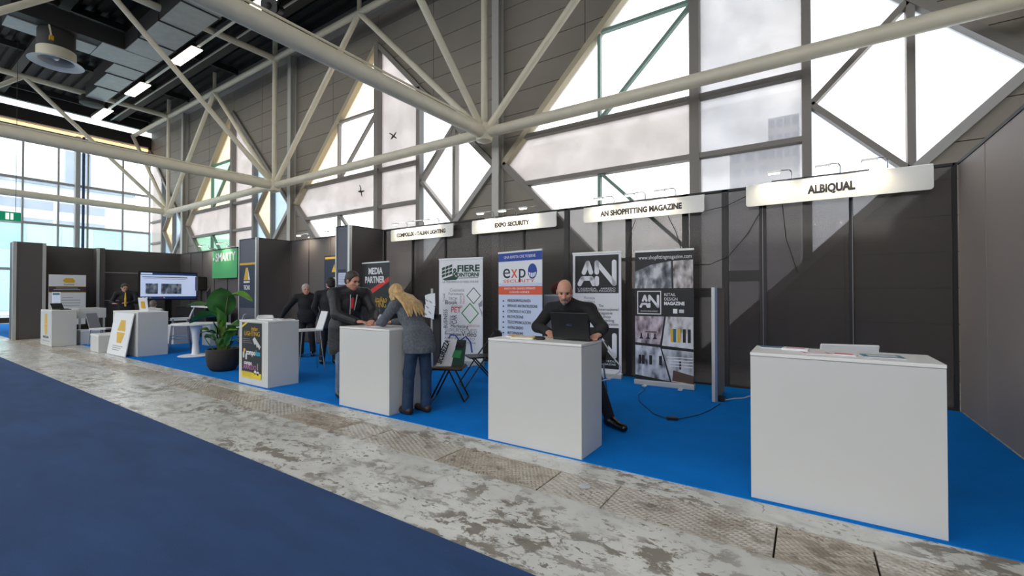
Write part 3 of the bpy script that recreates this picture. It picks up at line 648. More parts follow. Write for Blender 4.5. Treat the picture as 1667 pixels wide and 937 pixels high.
fascia('leftmost white fascia sign, above the black media banner', -8.35, -6.37, 2.66, 2.93, 'COMPOLUX - ITALIAN LIGHTING', 0.12, 1.55)
for k, x in enumerate((-11.9, -10.6)):
    s = thing('wall_spotlight', ('left' if k == 0 else 'right')+' small spotlight on top of the plain dark wall behind the two men', 'spotlight', (x, 7.30, 3.0), 0, 'spotlights over the plain dark wall')
    lamp_arm(s, 0.1, -0.02, k, 45); MB().box(0.06, 0.14, 0.0, 0.16, -0.005, 0.03).build('clamp', 'aluminium', s)
for k, x in enumerate((-18.0, -16.6)):
    s = thing('wall_spotlight', ('left' if k == 0 else 'right')+' small spotlight clamped above the green sign', 'spotlight', (x, 7.22, 3.05), 0, 'spotlights over the green sign')
    lamp_arm(s, 0.1, -0.02, k, 40); MB().box(0.06, 0.14, 0.0, 0.24, -0.04, 0.0).build('clamp', 'aluminium', s)

# ================================================================== COUNTERS
def counter(label, x0, x1, y0, y1, h, rz=0.0):
    c = thing('counter', label, 'counter', ((x0+x1)/2, (y0+y1)/2, 0.007), rz, 'white exhibition counters'); w, d = (x1-x0)/2, (y1-y0)/2
    MB().box(-w+0.012, w-0.012, -d+0.012, d-0.012, 0, h-0.03).build('body', 'white_lam', c)
    MB().box(-w, w, -d, -d+0.012, 0, h-0.033).build('front_panel', 'white_lam', c); MB().box(w-0.012, w, -d+0.013, d, 0, h-0.033).build('side_panel', 'white_lam', c); MB().box(-w, -w+0.012, -d+0.013, d, 0, h-0.033).build('side_panel', 'white_lam', c)
    MB().box(-w-0.002, w+0.002, -d-0.002, d+0.002, h-0.03, h-0.007).build('top', 'white_top', c, bevel=0.003)
    return c
counter('largest, empty white counter at the right with brochures on top', -0.33, 0.665, 3.50, 3.98, 1.01)
counter('white counter carrying the open black laptop', -2.585, -1.60, 3.475, 3.92, 0.985)
counter('white counter between the man in the parka and the blonde woman', -4.95, -4.02, 3.49, 4.04, 1.0)
lt = counter('white counter with the dark lighting poster, beside the potted plant', -7.56, -6.69, 3.50, 3.98, 1.0)
l2 = counter('wide white counter with the yellow hexagon board leaning on it', -14.05, -12.4, 3.62, 4.18, 1.0)
l1 = counter('farthest white counter at the left with a yellow hexagon print on its front', -17.8, -16.62, 3.04, 3.52, 0.97)
# poster on the plant-side counter
px = MB().box(-0.335, 0.26, -0.246, -0.243, 0.12, 0.955).build('poster', 'black_print', lt)
def onlt(nm, poly, m, d=0.003): return MB().prism(poly, -0.246-d, -0.246).build(nm, m, px)
onlt('yellow_foot', rect(-0.335, 0.26, 0.10, 0.19), 'yellow_print'); onlt('yellow_corner', [(-0.335,0.87),(-0.15,0.955),(-0.22,0.955),(-0.335,0.905)], 'yellow_print')
text('italian', 0.085, 'gold_print', px, (0.05,-0.249,0.84), shear=0.2); text('LIGHTING', 0.10, 'gold_print', px, (-0.02,-0.249,0.755), width=0.46)
for k in range(3): onlt('print_line', rect(-0.30, -0.08+0.03*k, 0.70-0.03*k, 0.706-0.03*k), 'grey_print')
onlt('lamp_picture', [(0.0,0.70),(0.06,0.74),(0.24,0.60),(0.2,0.55),(0.16,0.60),(0.13,0.58),(0.1,0.64),(0.06,0.62)], 'light_grey')
text('compo', 0.115, 'white_print', px, (-0.055,-0.249,0.46), width=0.28, bold=0.003); text('lux', 0.115, 'cyan_print', px, (0.165,-0.249,0.46), width=0.14, bold=0.003)
onlt('lamp_picture', rrect(-0.30,-0.25,0.40,0.50,0.02), 'light_grey'); onlt('lamp_picture', rrect(-0.22,-0.17,0.38,0.47,0.02), 'light_grey'); onlt('lamp_picture', rrect(-0.28,-0.22,0.50,0.55,0.02), 'gold_print')
text('compo', 0.09, 'white_print', px, (-0.14,-0.249,0.305), width=0.24, bold=0.002); text('ARREDO', 0.10, 'purple_print', px, (-0.08,-0.249,0.235), width=0.40, bold=0.002)
onlt('lamp_picture', rrect(0.05,0.11,0.17,0.23,0.02), 'white_print'); onlt('lamp_picture', rrect(0.13,0.19,0.16,0.22,0.02), 'white_print'); onlt('lamp_picture', rect(0.14,0.165,0.24,0.34), 'grey_print')
for k in range(4): onlt('print_line', rect(-0.30, -0.02-0.03*(k%2), 0.215-0.022*k-0.02, 0.219-0.022*k-0.02), 'grey_print')
def hexlogo(parent, cx, cz, s, y, lay=0.004):
    o = MB().prism([(cx-s*0.35,cz+s),(cx+s*0.35,cz+s),(cx+s*0.55,cz+0.04*s),(cx-s*0.55,cz+0.04*s)], y-lay, y).build('emblem', 'gold_print', parent)
    MB().prism([(cx-s*0.55,cz-0.04*s),(cx+s*0.55,cz-0.04*s),(cx+s*0.35,cz-s),(cx-s*0.35,cz-s)], y-lay, y).build('emblem', 'gold_print', parent)
MB().box(-0.59, 0.54, -0.243, -0.240, 0.04, 0.93).build('front_print', 'light_grey', l1); hexlogo(l1, 0.0, 0.58, 0.28, -0.243)
text('SMARTCLIMA', 0.09, 'ink', l1, (0,-0.246,0.2), width=0.6); MB().box(-0.35, 0.4, -0.246, -0.243, 0.12, 0.14).build('print_line', 'grey_print', l1)
lb_ = thing('leaning_board', 'white board with a yellow hexagon leaning against the wide counter', 'board', (-13.15, 3.60, 0.0))
bmx = MB(); bmx.add([(-0.60,-0.17,0.012),(0.64,-0.17,0.012),(0.64,-0.02,0.97),(-0.60,-0.02,0.97),(-0.60,-0.155,0.010),(0.64,-0.155,0.010),(0.64,-0.005,0.968),(-0.60,-0.005,0.968)], [(0,1,2,3),(7,6,5,4),(0,4,5,1),(1,5,6,2),(2,6,7,3),(3,7,4,0)])
bmx.build('panel', 'white_print', lb_)
tilt = math.atan2(0.15, 0.958)
def onlean(nm, poly, m):
    b_ = MB(); n_ = len(poly)
    f_ = lambda x, z, d: (x, -0.17+math.sin(tilt)*z-d*math.cos(tilt), 0.012+math.cos(tilt)*z+d*math.sin(tilt))
    b_.add([f_(x,z,0) for x,z in poly]+[f_(x,z,0.004) for x,z in poly], [tuple(range(n_)), tuple(range(2*n_-1,n_-1,-1))]+[(i,(i+1)%n_,(i+1)%n_+n_,i+n_) for i in range(n_)]); b_.build(nm, m, lb_)
onlean('emblem', [(-0.06,0.80),(0.22,0.80),(0.34,0.55),(-0.18,0.55)], 'gold_print'); onlean('emblem', [(-0.18,0.52),(0.34,0.52),(0.22,0.28),(-0.06,0.28)], 'gold_print')
for k in range(3): onlean('print_line', rect(-0.28, 0.36-0.1*k, 0.20-0.045*k, 0.215-0.045*k), 'grey_print')

# ================================================================== THINGS ON COUNTERS
def flat(name, label, cat, cx, cy, w, d, z, m, rz, cov=None, th=0.006, grp=None):
    t = thing(name, label, cat, (cx, cy, z), rz, grp); MB().box(-w/2, w/2, -d/2, d/2, 0, th).build('pages', 'white_print', t); MB().box(-w/2, w/2, -d/2, d/2, th, th+0.002).build('cover', m, t)
    if cov: MB().box(-w*0.35, w*0.35, -d*0.3, d*0.3, th+0.002, th+0.003).build('cover_picture', cov, t)
    return t
z0 = 1.011
flat('brochure', 'teal brochure at the right end of the empty counter', 'brochure', 0.40, 3.70, 0.21, 0.15, z0, 'teal_print', 0.1, 'light_grey', 0.004)
flat('brochure', 'teal brochure at the left end of the empty counter', 'brochure', -0.22, 3.86, 0.15, 0.10, z0, 'teal_print', 0.2, None, 0.006)
flat('brochure', 'pink and white leaflet beside the left teal brochure', 'leaflet', -0.07, 3.80, 0.16, 0.12, z0, 'white_print', -0.1, 'pink_print', 0.012)
flat('brochure', 'pink printed leaflet lying in the middle of the empty counter', 'leaflet', 0.05, 3.64, 0.16, 0.10, z0, 'pink_print', 0.3, 'white_print', 0.006)
flat('brochure', 'second pink leaflet, just right of the middle of the empty counter', 'leaflet', 0.20, 3.66, 0.14, 0.09, z0, 'white_print', -0.2, 'red_print', 0.006)
za = 0.986
flat('magazine', 'yellow green magazine stack on the laptop counter', 'magazine', -2.27, 3.63, 0.22, 0.16, za, 'yellow_print', 0.25, 'light_grey', 0.014)
flat('magazine', 'orange covered magazine beside the yellow green stack', 'magazine', -2.43, 3.72, 0.13, 0.15, za, 'gold_print', -0.3, None, 0.008)
ms = thing('computer_mouse', 'black computer mouse left of the laptop', 'mouse', (-2.09, 3.62, za), 0.2)
mb = MB(); mb.ball((0,0,0.012), (0.055,0.033,0.02), 14); mb.build('shell', 'black_plastic', ms); MB().box(-0.05,-0.01,-0.003,0.003,0.024,0.032).build('wheel', 'charcoal', ms)
lp = thing('laptop', 'open black laptop with a small silver logo on its lid', 'laptop', (-1.81, 3.70, za), -0.06)
MB().box(-0.19, 0.19, 0.0, 0.26, 0, 0.022).build('base', 'black_plastic', lp, bevel=0.004)
lid_ = MB(); lid_.add([(-0.195,0.0,0.02),(0.195,0.0,0.02),(0.195,-0.05,0.255),(-0.195,-0.05,0.255),(-0.195,0.012,0.02),(0.195,0.012,0.02),(0.195,-0.038,0.257),(-0.195,-0.038,0.257)], [(0,1,2,3),(7,6,5,4),(0,4,5,1),(1,5,6,2),(2,6,7,3),(3,7,4,0)])
lo = lid_.build('lid', 'black_plastic', lp, bevel=0.003); lg = text('ASUS', 0.028, 'chrome', lo, (0, -0.031, 0.135), width=0.06, bold=0.0006); lg.rotation_euler = (math.atan2(0.05,0.235), 0, 0)
MB().box(-0.03, 0.17, 0.0, 0.03, -0.0, 0.03).build('hinge', 'black_plastic', lp)
cb = MB().tube([(-1.66,3.86,1.0),(-1.60,3.90,0.992),(-1.585,3.93,0.97),(-1.56,3.98,0.90),(-1.50,4.0,0.80),(-1.46,4.03,0.74),(-1.48,4.08,0.68),(-1.58,4.12,0.60),(-1.72,4.1,0.55)], 0.006, 8)
tag(cb.build('laptop_cable', 'light_grey'), 'pale cable hanging down the side of the laptop counter', 'cable')
flat('paper_sheet', 'white sheet of paper on the counter under the hands of the man in the parka', 'paper', -4.42, 3.78, 0.30, 0.21, 1.001, 'white_print', 0.1, 'pale_blue', 0.002)
cu = thing('paper_cup', 'small pink cup standing on the counter in front of the blonde woman', 'cup', (-4.62, 3.92, 1.001))
MB().lathe([(0.025,0),(0.028,0.004),(0.038,0.09),(0.036,0.092)], n=16).build('body', 'pink_print', cu); MB().lathe([(0.036,0.088),(0.040,0.09),(0.040,0.096),(0.036,0.098)], n=16).build('rim', 'white_print', cu)
flat('leaflet_stack', 'stack of white leaflets on the counter with the dark poster', 'leaflet', -7.08, 3.75, 0.32, 0.2, 1.001, 'white_print', 0.2, 'light_grey', 0.016)
flat('leaflet_stack', 'open grey magazine at the right end of the counter with the dark poster', 'magazine', -6.82, 3.84, 0.2, 0.2, 1.001, 'light_grey', -0.1, 'grey_print', 0.012)
ts = thing('table_sign', 'small upright white card with a yellow print on the wide counter', 'sign', (-12.75, 3.82, 1.001), 0.5)
MB().obox((0,0,0.16), (0.22,0.012,0.32), Matrix.Rotation(0.15, 3, 'X')).build('card', 'white_print', ts); MB().obox((0.0,-0.01,0.15), (0.09,0.006,0.16), Matrix.Rotation(0.15, 3, 'X')).build('emblem', 'gold_print', ts); MB().box(-0.1,0.1,-0.02,0.08,0,0.008).build('foot', 'white_print', ts)
tb = thing('tablet_display', 'upright white framed display standing on the farthest counter', 'display', (-17.55, 3.3, 0.971), 0.5)
MB().box(-0.13, 0.13, -0.01, 0.01, 0.01, 0.48).build('frame', 'white_plastic', tb); MB().box(-0.11, 0.11, -0.013, -0.01, 0.05, 0.40).build('screen', 'pale_blue', tb); MB().box(-0.11, 0.11, -0.013, -0.01, 0.40, 0.46).build('header', 'teal_print', tb); MB().box(-0.1,0.1,-0.06,0.06,0,0.01).build('foot', 'white_plastic', tb)
nbk = thing('notebook_computer', 'black folded notebook computer on the farthest counter', 'laptop', (-17.0, 3.3, 0.971), 0.2)
MB().box(-0.2, 0.2, -0.12, 0.12, 0, 0.02).build('base', 'black_plastic', nbk); MB().obox((-0.24, 0.0, 0.09), (0.02, 0.24, 0.2), Matrix.Rotation(-0.7, 3, 'Y')).build('lid', 'black_plastic', nbk)

# ================================================================== ROLL-UP BANNERS
def photo_mat(name, c1, c2, c3, sc):
    m = bpy.data.materials.new(name); m.use_nodes = True; n = m.node_tree; p = n.nodes['Principled BSDF']; p.inputs['Roughness'].default_value = .5
    t = n.nodes.new('ShaderNodeTexCoord'); z = n.nodes.new('ShaderNodeTexVoronoi'); z.inputs['Scale'].default_value = sc; z2 = n.nodes.new('ShaderNodeTexNoise'); z2.inputs['Scale'].default_value = sc*.6; z2.inputs['Detail'].default_value = 5
    mp = n.nodes.new('ShaderNodeMapping'); mp.inputs['Scale'].default_value = (1.6,1,.8); n.links.new(t.outputs['Object'], mp.inputs['Vector']); n.links.new(mp.outputs['Vector'], z.inputs['Vector']); n.links.new(mp.outputs['Vector'], z2.inputs['Vector'])
    a = n.nodes.new('ShaderNodeMath'); a.operation = 'MULTIPLY_ADD'; a.inputs[1].default_value = .22; n.links.new(z.outputs['Distance'], a.inputs[0]); n.links.new(z2.outputs['Fac'], a.inputs[2])
    r = n.nodes.new('ShaderNodeValToRGB'); e = r.color_ramp.elements; e[0].position = .40; e[0].color = c1; e[1].position = .78; e[1].color = c3; k = e.new(.6); k.color = c2
    n.links.new(a.outputs[0], r.inputs['Fac']); n.links.new(r.outputs['Color'], p.inputs['Base Color']); MATS[name] = m
photo_mat('photo_station', srgb(50,52,58), srgb(120,122,128), srgb(216,216,220), 9); photo_mat('photo_shop', srgb(70,60,58), srgb(180,170,168), srgb(226,222,222), 11)
photo_mat('photo_bar', srgb(60,44,50), srgb(166,150,158), srgb(214,204,210), 10); photo_mat('photo_fashion', srgb(120,104,90), srgb(206,204,206), srgb(228,228,232), 8); photo_mat('photo_people', srgb(54,56,64), srgb(176,180,192), srgb(222,224,230), 9); photo_mat('photo_curves', srgb(120,120,128), srgb(190,192,198), srgb(224,224,228), 7)
photo_mat('photo_screen', srgb(40,50,74), srgb(130,144,170), srgb(226,230,240), 8)
class Banner:
    def __init__(s, label, pl, pr_, h, m, z0=0.06, grp='roll-up banners'):
        (xa, ya), (xb, yb) = pl, pr_; s.w = math.hypot(xb-xa, yb-ya); s.h = h; s.z0 = z0
        s.t = thing('rollup_banner', label, 'banner', ((xa+xb)/2, (ya+yb)/2, 0.007), math.atan2(yb-ya, xb-xa), grp); t = s.t; w = s.w
        MB().box(-w/2-0.01, w/2+0.01, -0.05, 0.07, 0.0, z0+0.02).build('base', 'aluminium', t, bevel=0.01)
        for k in (-0.3, 0.3): MB().box(w*k-0.03, w*k+0.03, -0.17, 0.19, 0, 0.012).build('foot', 'aluminium', t)
        MB().tube([(0,0.06,z0), (0,0.03,h)], 0.011, 8).build('pole', 'aluminium', t); MB().box(-w/2-0.005, w/2+0.005, -0.012, 0.018, h-0.012, h+0.018).build('top_rail', 'aluminium', t)
        s.p = MB().box(-w/2, w/2, -0.001, 0.002, z0+0.02, h-0.01).build('print', m, t)
    def P(s, u, v): return ((u-0.5)*s.w, s.h-(s.h-s.z0)*v)
    def poly(s, nm, pts, m, lay=1): return MB().prism([s.P(*p) for p in pts], -0.001-0.0025*lay, -0.001).build(nm, m, s.p)
    def rect(s, nm, u0, u1, v0, v1, m, lay=1): return s.poly(nm, [(u0,v0),(u1,v0),(u1,v1),(u0,v1)], m, lay)
    def text(s, tx, u, v, size, m, width=None, lay=2, **k):
        x, z = s.P(u, v); return text(tx, size, m, s.p, (x, -0.001-0.0025*lay, z), width=None if width is None else width*s.w, **k)
def an_logo(b, u0, u1, v0, v1, m, lay=2):
    U = lambda a: u0+(u1-u0)*a; V = lambda c: v0+(v1-v0)*c
    sw = (u1-u0)*b.w*0.115
    def st(pts):
        mbx = MB()
        for pl_ in stroke([b.P(U(a), V(c)) for a, c in pts], sw): mbx.prism(pl_, -0.001-0.0025*lay, -0.001)
        mbx.build('logo_stroke', m, b.p)
    st([(0.17,0.46),(0.27,0.08),(0.35,0.46)]); st([(0.06,0.92),(0.13,0.70),(0.36,0.70),(0.42,0.92)])
    st([(0.50,0.46),(0.50,0.08),(0.93,0.92),(0.93,0.08)]); st([(0.50,0.70),(0.50,0.92)])
# 1 media partner banner
b = Banner('black media partner banner with a red diagonal stripe behind the man in the parka', (-8.55,6.62), (-7.56,6.56), 2.10, 'black_print')
b.text('MEDIA', 0.50, 0.125, 0.20, 'white_print', 0.52, bold=0.006); b.text('PARTNER', 0.47, 0.22, 0.20, 'white_print', 0.72, bold=0.006)
b.poly('red_stripe', [(0.16,0.33),(0.98,0.16),(0.99,0.21),(0.24,0.37)], 'red_print', 1); b.text('italian', 0.70, 0.43, 0.17, 'gold_print', 0.42, shear=0.2); b.text('LIGHTING', 0.52, 0.49, 0.19, 'gold_print', 0.74)
for k in range(3): b.rect('print_line', 0.28, 0.62-0.05*k, 0.535+0.02*k, 0.541+0.02*k, 'grey_print')
for u in (0.58, 0.78):
    b.poly('lamp_picture', [(u,0.58),(u+0.14,0.56),(u+0.16,0.63),(u+0.10,0.65),(u+0.02,0.64)], 'light_grey'); b.rect('lamp_cord', u+0.07, u+0.08, 0.50, 0.57, 'grey_print')
b.text('compo', 0.42, 0.76, 0.17, 'white_print', 0.38, bold=0.004); b.text('lux', 0.74, 0.76, 0.17, 'cyan_print', 0.22, bold=0.004)
b.rect('print_line', 0.3, 0.8, 0.80, 0.81, 'teal_print'); b.rect('print_line', 0.35, 0.9, 0.83, 0.84, 'pink_print')
# 2 white word-cloud banner
b = Banner('white banner with dark green logo and a cloud of printed words', (-6.27,6.74), (-5.24,6.86), 2.10, 'white_print')
for i in range(3):
    for j in range(3): b.poly('logo_tile', [(0.07+0.085*i,0.085+0.035*j-0.012*i),(0.14+0.085*i,0.073+0.035*j-0.012*i),(0.14+0.085*i,0.098+0.035*j-0.012*i),(0.07+0.085*i,0.112+0.035*j-0.012*i)], 'dark_green')
b.poly('logo_tail', [(0.08,0.195),(0.34,0.16),(0.46,0.185),(0.40,0.205),(0.14,0.21)], 'dark_green')
b.text('&', 0.38, 0.165, 0.22, 'dark_green', 0.13, bold=0.004); b.text('FIERE', 0.68, 0.125, 0.18, 'dark_green', 0.50, bold=0.006); b.text('DINTORNI', 0.67, 0.175, 0.11, 'dark_green', 0.50, bold=0.004); b.rect('print_line', 0.46, 0.9, 0.185, 0.190, 'dark_green')
b.text('LA TUA RIVISTA DI FIERE ONLINE', 0.5, 0.235, 0.06, 'grey_print', 0.82)
for tx, u, v, sz, m_, wd in [('Cosmetic',0.43,0.32,0.09,'grey_print',0.34),('Furniture',0.40,0.355,0.08,'grey_print',0.34),('TECH',0.33,0.405,0.09,'grey_print',0.2),('Book',0.29,0.445,0.12,'ink',0.28),('ARCHITECTURE',0.42,0.475,0.05,'grey_print',0.26),('PET',0.40,0.525,0.15,'red_print',0.22),('Marketing',0.48,0.672,0.09,'ink',0.40),('AGRICOLTURA',0.8,0.66,0.06,'pink_print',0.28),('LUXURYFITNESS',0.52,0.715,0.10,'grey_print',0.72),('Freetime',0.33,0.755,0.11,'ink',0.38),('Video',0.70,0.755,0.15,'ink',0.34),('ABBIGLIAMENTO',0.48,0.79,0.07,'grey_print',0.70),('Sport',0.3,0.83,0.09,'grey_print',0.25),('ENERGIA',0.7,0.825,0.06,'grey_print',0.3)]:
    b.text(tx, u, v, sz, m_, wd)
for tx, u, v, sz, m_, wd in [('BUSINESS',0.20,0.59,0.13,'ink',0.36),('CAR',0.42,0.595,0.17,'ink',0.17),('Eating',0.30,0.60,0.09,'grey_print',0.16),('Travel',0.14,0.38,0.07,'grey_print',0.16),('Fashion',0.53,0.39,0.07,'grey_print',0.18),('Medical',0.60,0.40,0.07,'pink_print',0.16)]:
    b.text(tx, u, v, sz, m_, wd, ry=math.pi/2)
def ring(bn, u, v, s, m, th=0.18):
    for a in range(4):
        c_ = [(0,-1),(1,0),(0,1),(-1,0)]; p, q = c_[a], c_[(a+1)%4]; k = bn.w/(bn.h-bn.z0)
        bn.poly('ribbon', [(u+p[0]*s,v+p[1]*s*k),(u+q[0]*s,v+q[1]*s*k),(u+q[0]*s*(1-th),v+q[1]*s*k*(1-th)),(u+p[0]*s*(1-th),v+p[1]*s*k*(1-th))], m)
ring(b, 0.80, 0.36, 0.16, 'dark_green', 0.12); ring(b, 0.72, 0.53, 0.20, 'green_print', 0.14); b.poly('ribbon', [(0.9,0.44),(0.99,0.40),(0.99,0.46),(0.93,0.47),(0.99,0.52),(0.99,0.56)], 'grey_print')
b.poly('badge', [(0.52+0.03*math.cos(a*0.785), 0.905+0.016*math.sin(a*0.785)) for a in range(8)], 'red_print')
# 3 blue topped banner
b = Banner('white banner with royal blue header and orange band behind the seated man', (-4.55,6.42), (-3.57,6.26), 2.12, 'pale_blue')
b.rect('header', 0, 1, 0, 0.075, 'royal_blue'); b.text('UNA RIVISTA CHE VI SERVE', 0.5, 0.052, 0.07, 'white_print', 0.72)
b.rect('white_field', 0, 1, 0.08, 0.26, 'white_print', 0.5)
b.text('e', 0.20, 0.215, 0.36, 'navy_print', 0.17); b.text('x', 0.385, 0.215, 0.33, 'orange_print', 0.15); b.text('p', 0.565, 0.215, 0.33, 'navy_print', 0.15)
gl = [(0.79+0.10*math.cos(a*math.pi/8), 0.165+0.062*math.sin(a*math.pi/8)) for a in range(16)]; b.poly('globe', gl, 'royal_blue', 1); b.poly('globe_band', [(0.705,0.172),(0.79,0.180),(0.875,0.172),(0.85,0.205),(0.79,0.216),(0.73,0.205)], 'white_print', 2)
for k in (0.75,0.79,0.83): b.rect('globe_line', k-0.004, k+0.004, 0.17, 0.215, 'royal_blue', 3)
b.text('SECURITY', 0.48, 0.255, 0.08, 'orange_print', 0.72)
b.rect('orange_band', 0, 1, 0.285, 0.355, 'orange_print', 1); b.text('RIVISTA PER GRANDI IMPIANTI', 0.5, 0.312, 0.05, 'white_print', 0.7); b.text('E GRANDI AZIENDE', 0.5, 0.342, 0.05, 'white_print', 0.45)
for k, tx in enumerate(['VIDEOSORVEGLIANZA','IMPIANTI ANTIINTRUSIONE','CONTROLLO ACCESSI','RILEVAZIONE','TELECOMUNICAZIONI','ANTINCENDIO','AUTOMAZIONE','DOMOTICA','NETWORK','CABLAGGIO']):
    b.text(tx, 0.22, 0.415+0.045*k, 0.07, 'navy_print', min(0.68, 0.028*len(tx)+0.06), align='LEFT'); x_, z_ = b.P(0.12, 0.408+0.045*k); MB().box(x_-0.015, x_+0.015, -0.004, -0.001, z_-0.012, z_+0.012).build('bullet', 'ink', b.p)
# 4 AN banner
b = Banner('white framed banner with two big white letters on black squares', (-3.40,7.04), (-2.55,7.10), 2.10, 'white_print')
b.rect('black_square', 0.05, 0.95, 0.02, 0.335, 'black_print'); an_logo(b, 0.10, 0.92, 0.065, 0.275, 'white_print'); b.text('L\'AZIENDA    ARREDO', 0.5, 0.305, 0.045, 'white_print', 0.78); b.text('SHOPFITTING MAGAZINE', 0.5, 0.325, 0.045, 'white_print', 0.78)
for k, tx in enumerate(['Rivista','italiana','arredo','negozi','design']): b.text(tx, 0.47, 0.385+0.03*k, 0.065, 'grey_print', 0.22, align='RIGHT')
for k, tx in enumerate(['The','international','magazine','of shop','designing','& innovation']): b.text(tx, 0.54, 0.45+0.03*k, 0.065, 'ink', min(0.4, 0.035*len(tx)), align='LEFT')
b.rect('black_square', 0.05, 0.95, 0.62, 0.955, 'black_print'); an_logo(b, 0.10, 0.92, 0.665, 0.865, 'white_print'); b.text('L\'AZIENDA    ARREDO', 0.5, 0.90, 0.045, 'white_print', 0.78); b.text('SHOPFITTING MAGAZINE', 0.5, 0.925, 0.045, 'white_print', 0.78)
# 5 RD banner
b = Banner('black banner with six printed interior photographs, nearest of the banners', (-2.24,6.86), (-1.38,6.90), 2.06, 'black_print')
b.text('www.shopfittingmagazine.com', 0.52, 0.062, 0.085, 'white_print', 0.90)
b.poly('printed_photo', [(0,0.155),(0.28,0.105),(0.63,0.08),(0.64,0.285),(0,0.285)], 'photo_station'); b.poly('printed_photo', [(0.66,0.08),(0.99,0.075),(0.99,0.285),(0.67,0.285)], 'photo_shop')
for u0, u1, v0, v1 in ((0.04,0.46,0.305,0.312),(0.04,0.46,0.478,0.485),(0.04,0.055,0.305,0.485),(0.445,0.46,0.305,0.485)): b.rect('logo_frame', u0, u1, v0, v1, 'white_print', 2)
an_logo(b, 0.08, 0.43, 0.335, 0.435, 'white_print'); b.text('NEGOZIO DESIGN ARREDO', 0.25, 0.465, 0.025, 'white_print', 0.30)
b.text('RETAIL', 0.51, 0.345, 0.065, 'white_print', 0.19, align='LEFT'); b.text('DESIGN', 0.51, 0.378, 0.065, 'white_print', 0.22, align='LEFT'); b.text('MAGAZINE', 0.51, 0.412, 0.07, 'white_print', 0.34, align='LEFT', bold=0.003)
b.rect('social_icon', 0.66, 0.73, 0.44, 0.475, 'white_print'); b.rect('social_icon', 0.76, 0.84, 0.445, 0.47, 'light_grey')
b.poly('printed_photo', [(0,0.50),(0.51,0.50),(0.44,0.715),(0,0.705)], 'photo_bar'); b.poly('printed_photo', [(0.54,0.50),(0.99,0.50),(0.99,0.735),(0.47,0.72)], 'photo_fashion'); b.poly('printed_photo', [(0,0.725),(0.44,0.735),(0.60,0.985),(0,0.955)], 'photo_people'); b.poly('printed_photo', [(0.47,0.745),(0.99,0.755),(0.99,0.995),(0.63,0.985)], 'photo_curves')
b.poly('photo_detail', [(0.66,0.90),(0.99,0.93),(0.99,0.99),(0.64,0.98)], 'wood_seat', 2); b.rect('photo_detail', 0.18, 0.38, 0.615, 0.625, 'wood_seat', 2)
for u in (0.10,0.22,0.34): b.poly('photo_detail', [(u,0.63),(u+0.02,0.63),(u+0.025,0.66),(u+0.05,0.675),(u-0.03,0.675),(u-0.005,0.66)], 'ink', 2)
for u, m_ in ((0.62,'gold_print'),(0.66,'teal_print'),(0.73,'gold_print'),(0.82,'ink'),(0.90,'ink')): b.rect('photo_detail', u, u+0.05, 0.59, 0.69, m_, 2)
for u in (0.06,0.12,0.25,0.42): b.rect('photo_detail', u, u+0.05, 0.80, 0.87, 'ink', 2)
b.rect('photo_detail', 0.76, 0.79, 0.83, 0.89, 'ink', 2)
for k in range(4): b.rect('photo_detail', 0.55+0.02*k, 0.98, 0.80+0.022*k, 0.806+0.022*k, 'white_print', 2)

# ================================================================== OTHER STAND FITTINGS
sp = thing('edge_on_board', 'grey board with bright metal edge standing edge-on near the banners', 'board', (-1.0, 6.28, 0.007))
MB().box(-0.02, 0.02, 0.03, 0.66, 0.02, 1.48).build('panel', 'cladding', sp); MB().box(-0.04, 0.0, 0.0, 0.03, 0.0, 1.49).build('edge', 'aluminium', sp); MB().box(0.0, 0.03, 0.0, 0.03, 0.0, 1.49).build('edge', 'ext_blue', sp); MB().box(-0.02, 0.10, 0.06, 0.16, 0, 0.06).build('foot', 'black_plastic', sp)
br = thing('brochure_stand', 'slim silver brochure stand holding white leaflets beside the word cloud banner', 'brochure stand', (-5.95, 6.2, 0.007), -0.3)
MB().tube([(0,0,0.02),(0,0,1.5)], 0.022, 10).build('pole', 'aluminium', br); MB().box(0.03, 0.26, 0.02, 0.05, 0.05, 1.02).build('backing', 'charcoal', br); MB().box(-0.05, 0.28, -0.1, 0.2, 0, 0.02).build('base', 'charcoal', br)
for k, (x_, z_) in enumerate(((-0.19,1.18),(0.0,1.20),(-0.18,0.98),(0.01,0.97))): MB().obox((x_+0.09, -0.03-0.01*k, z_+0.09), (0.19, 0.012, 0.24), Matrix.Rotation(0.12*(k-1.5), 3, 'Y')).build('leaflet', 'white_print', br)
for k, (x_, z_) in enumerate(((-0.08,1.28),(-0.05,1.15),(0.05,1.05),(0.08,1.25),(-0.12,1.02))): MB().obox((x_, -0.075, z_), (0.10, 0.004, 0.02), Matrix.Rotation(0.4, 3, 'Y')).build('leaflet_print', 'grey_print', br)
ck = tag(MB().box(-3.87, -3.45, 6.85, 7.35, 0.007, 1.40).build('grey_cabinet', 'light_grey'), 'pale grey cabinet behind the seated man, between two banners', 'cabinet')
MB().box(-3.86, -3.46, 6.84, 6.85, 0.05, 1.37).build('door', 'grey_print', ck)
rb = MB(); rb.ball((-3.66, 7.1, 1.50), (0.19,0.16,0.13), 16); rb.ball((-3.60, 7.08, 1.58), (0.12,0.12,0.09), 14); tag(rb.build('red_bundle', 'wine_red'), 'dark red cloth bundle on the pale grey cabinet', 'cloth')
ch = thing('charger_brick', 'small black charger brick lying on the blue carpet', 'charger', (-1.26, 5.13, 0.007), 0.4); MB().box(-0.06, 0.06, -0.03, 0.03, 0, 0.035).build('body', 'black_plastic', ch, bevel=0.006)
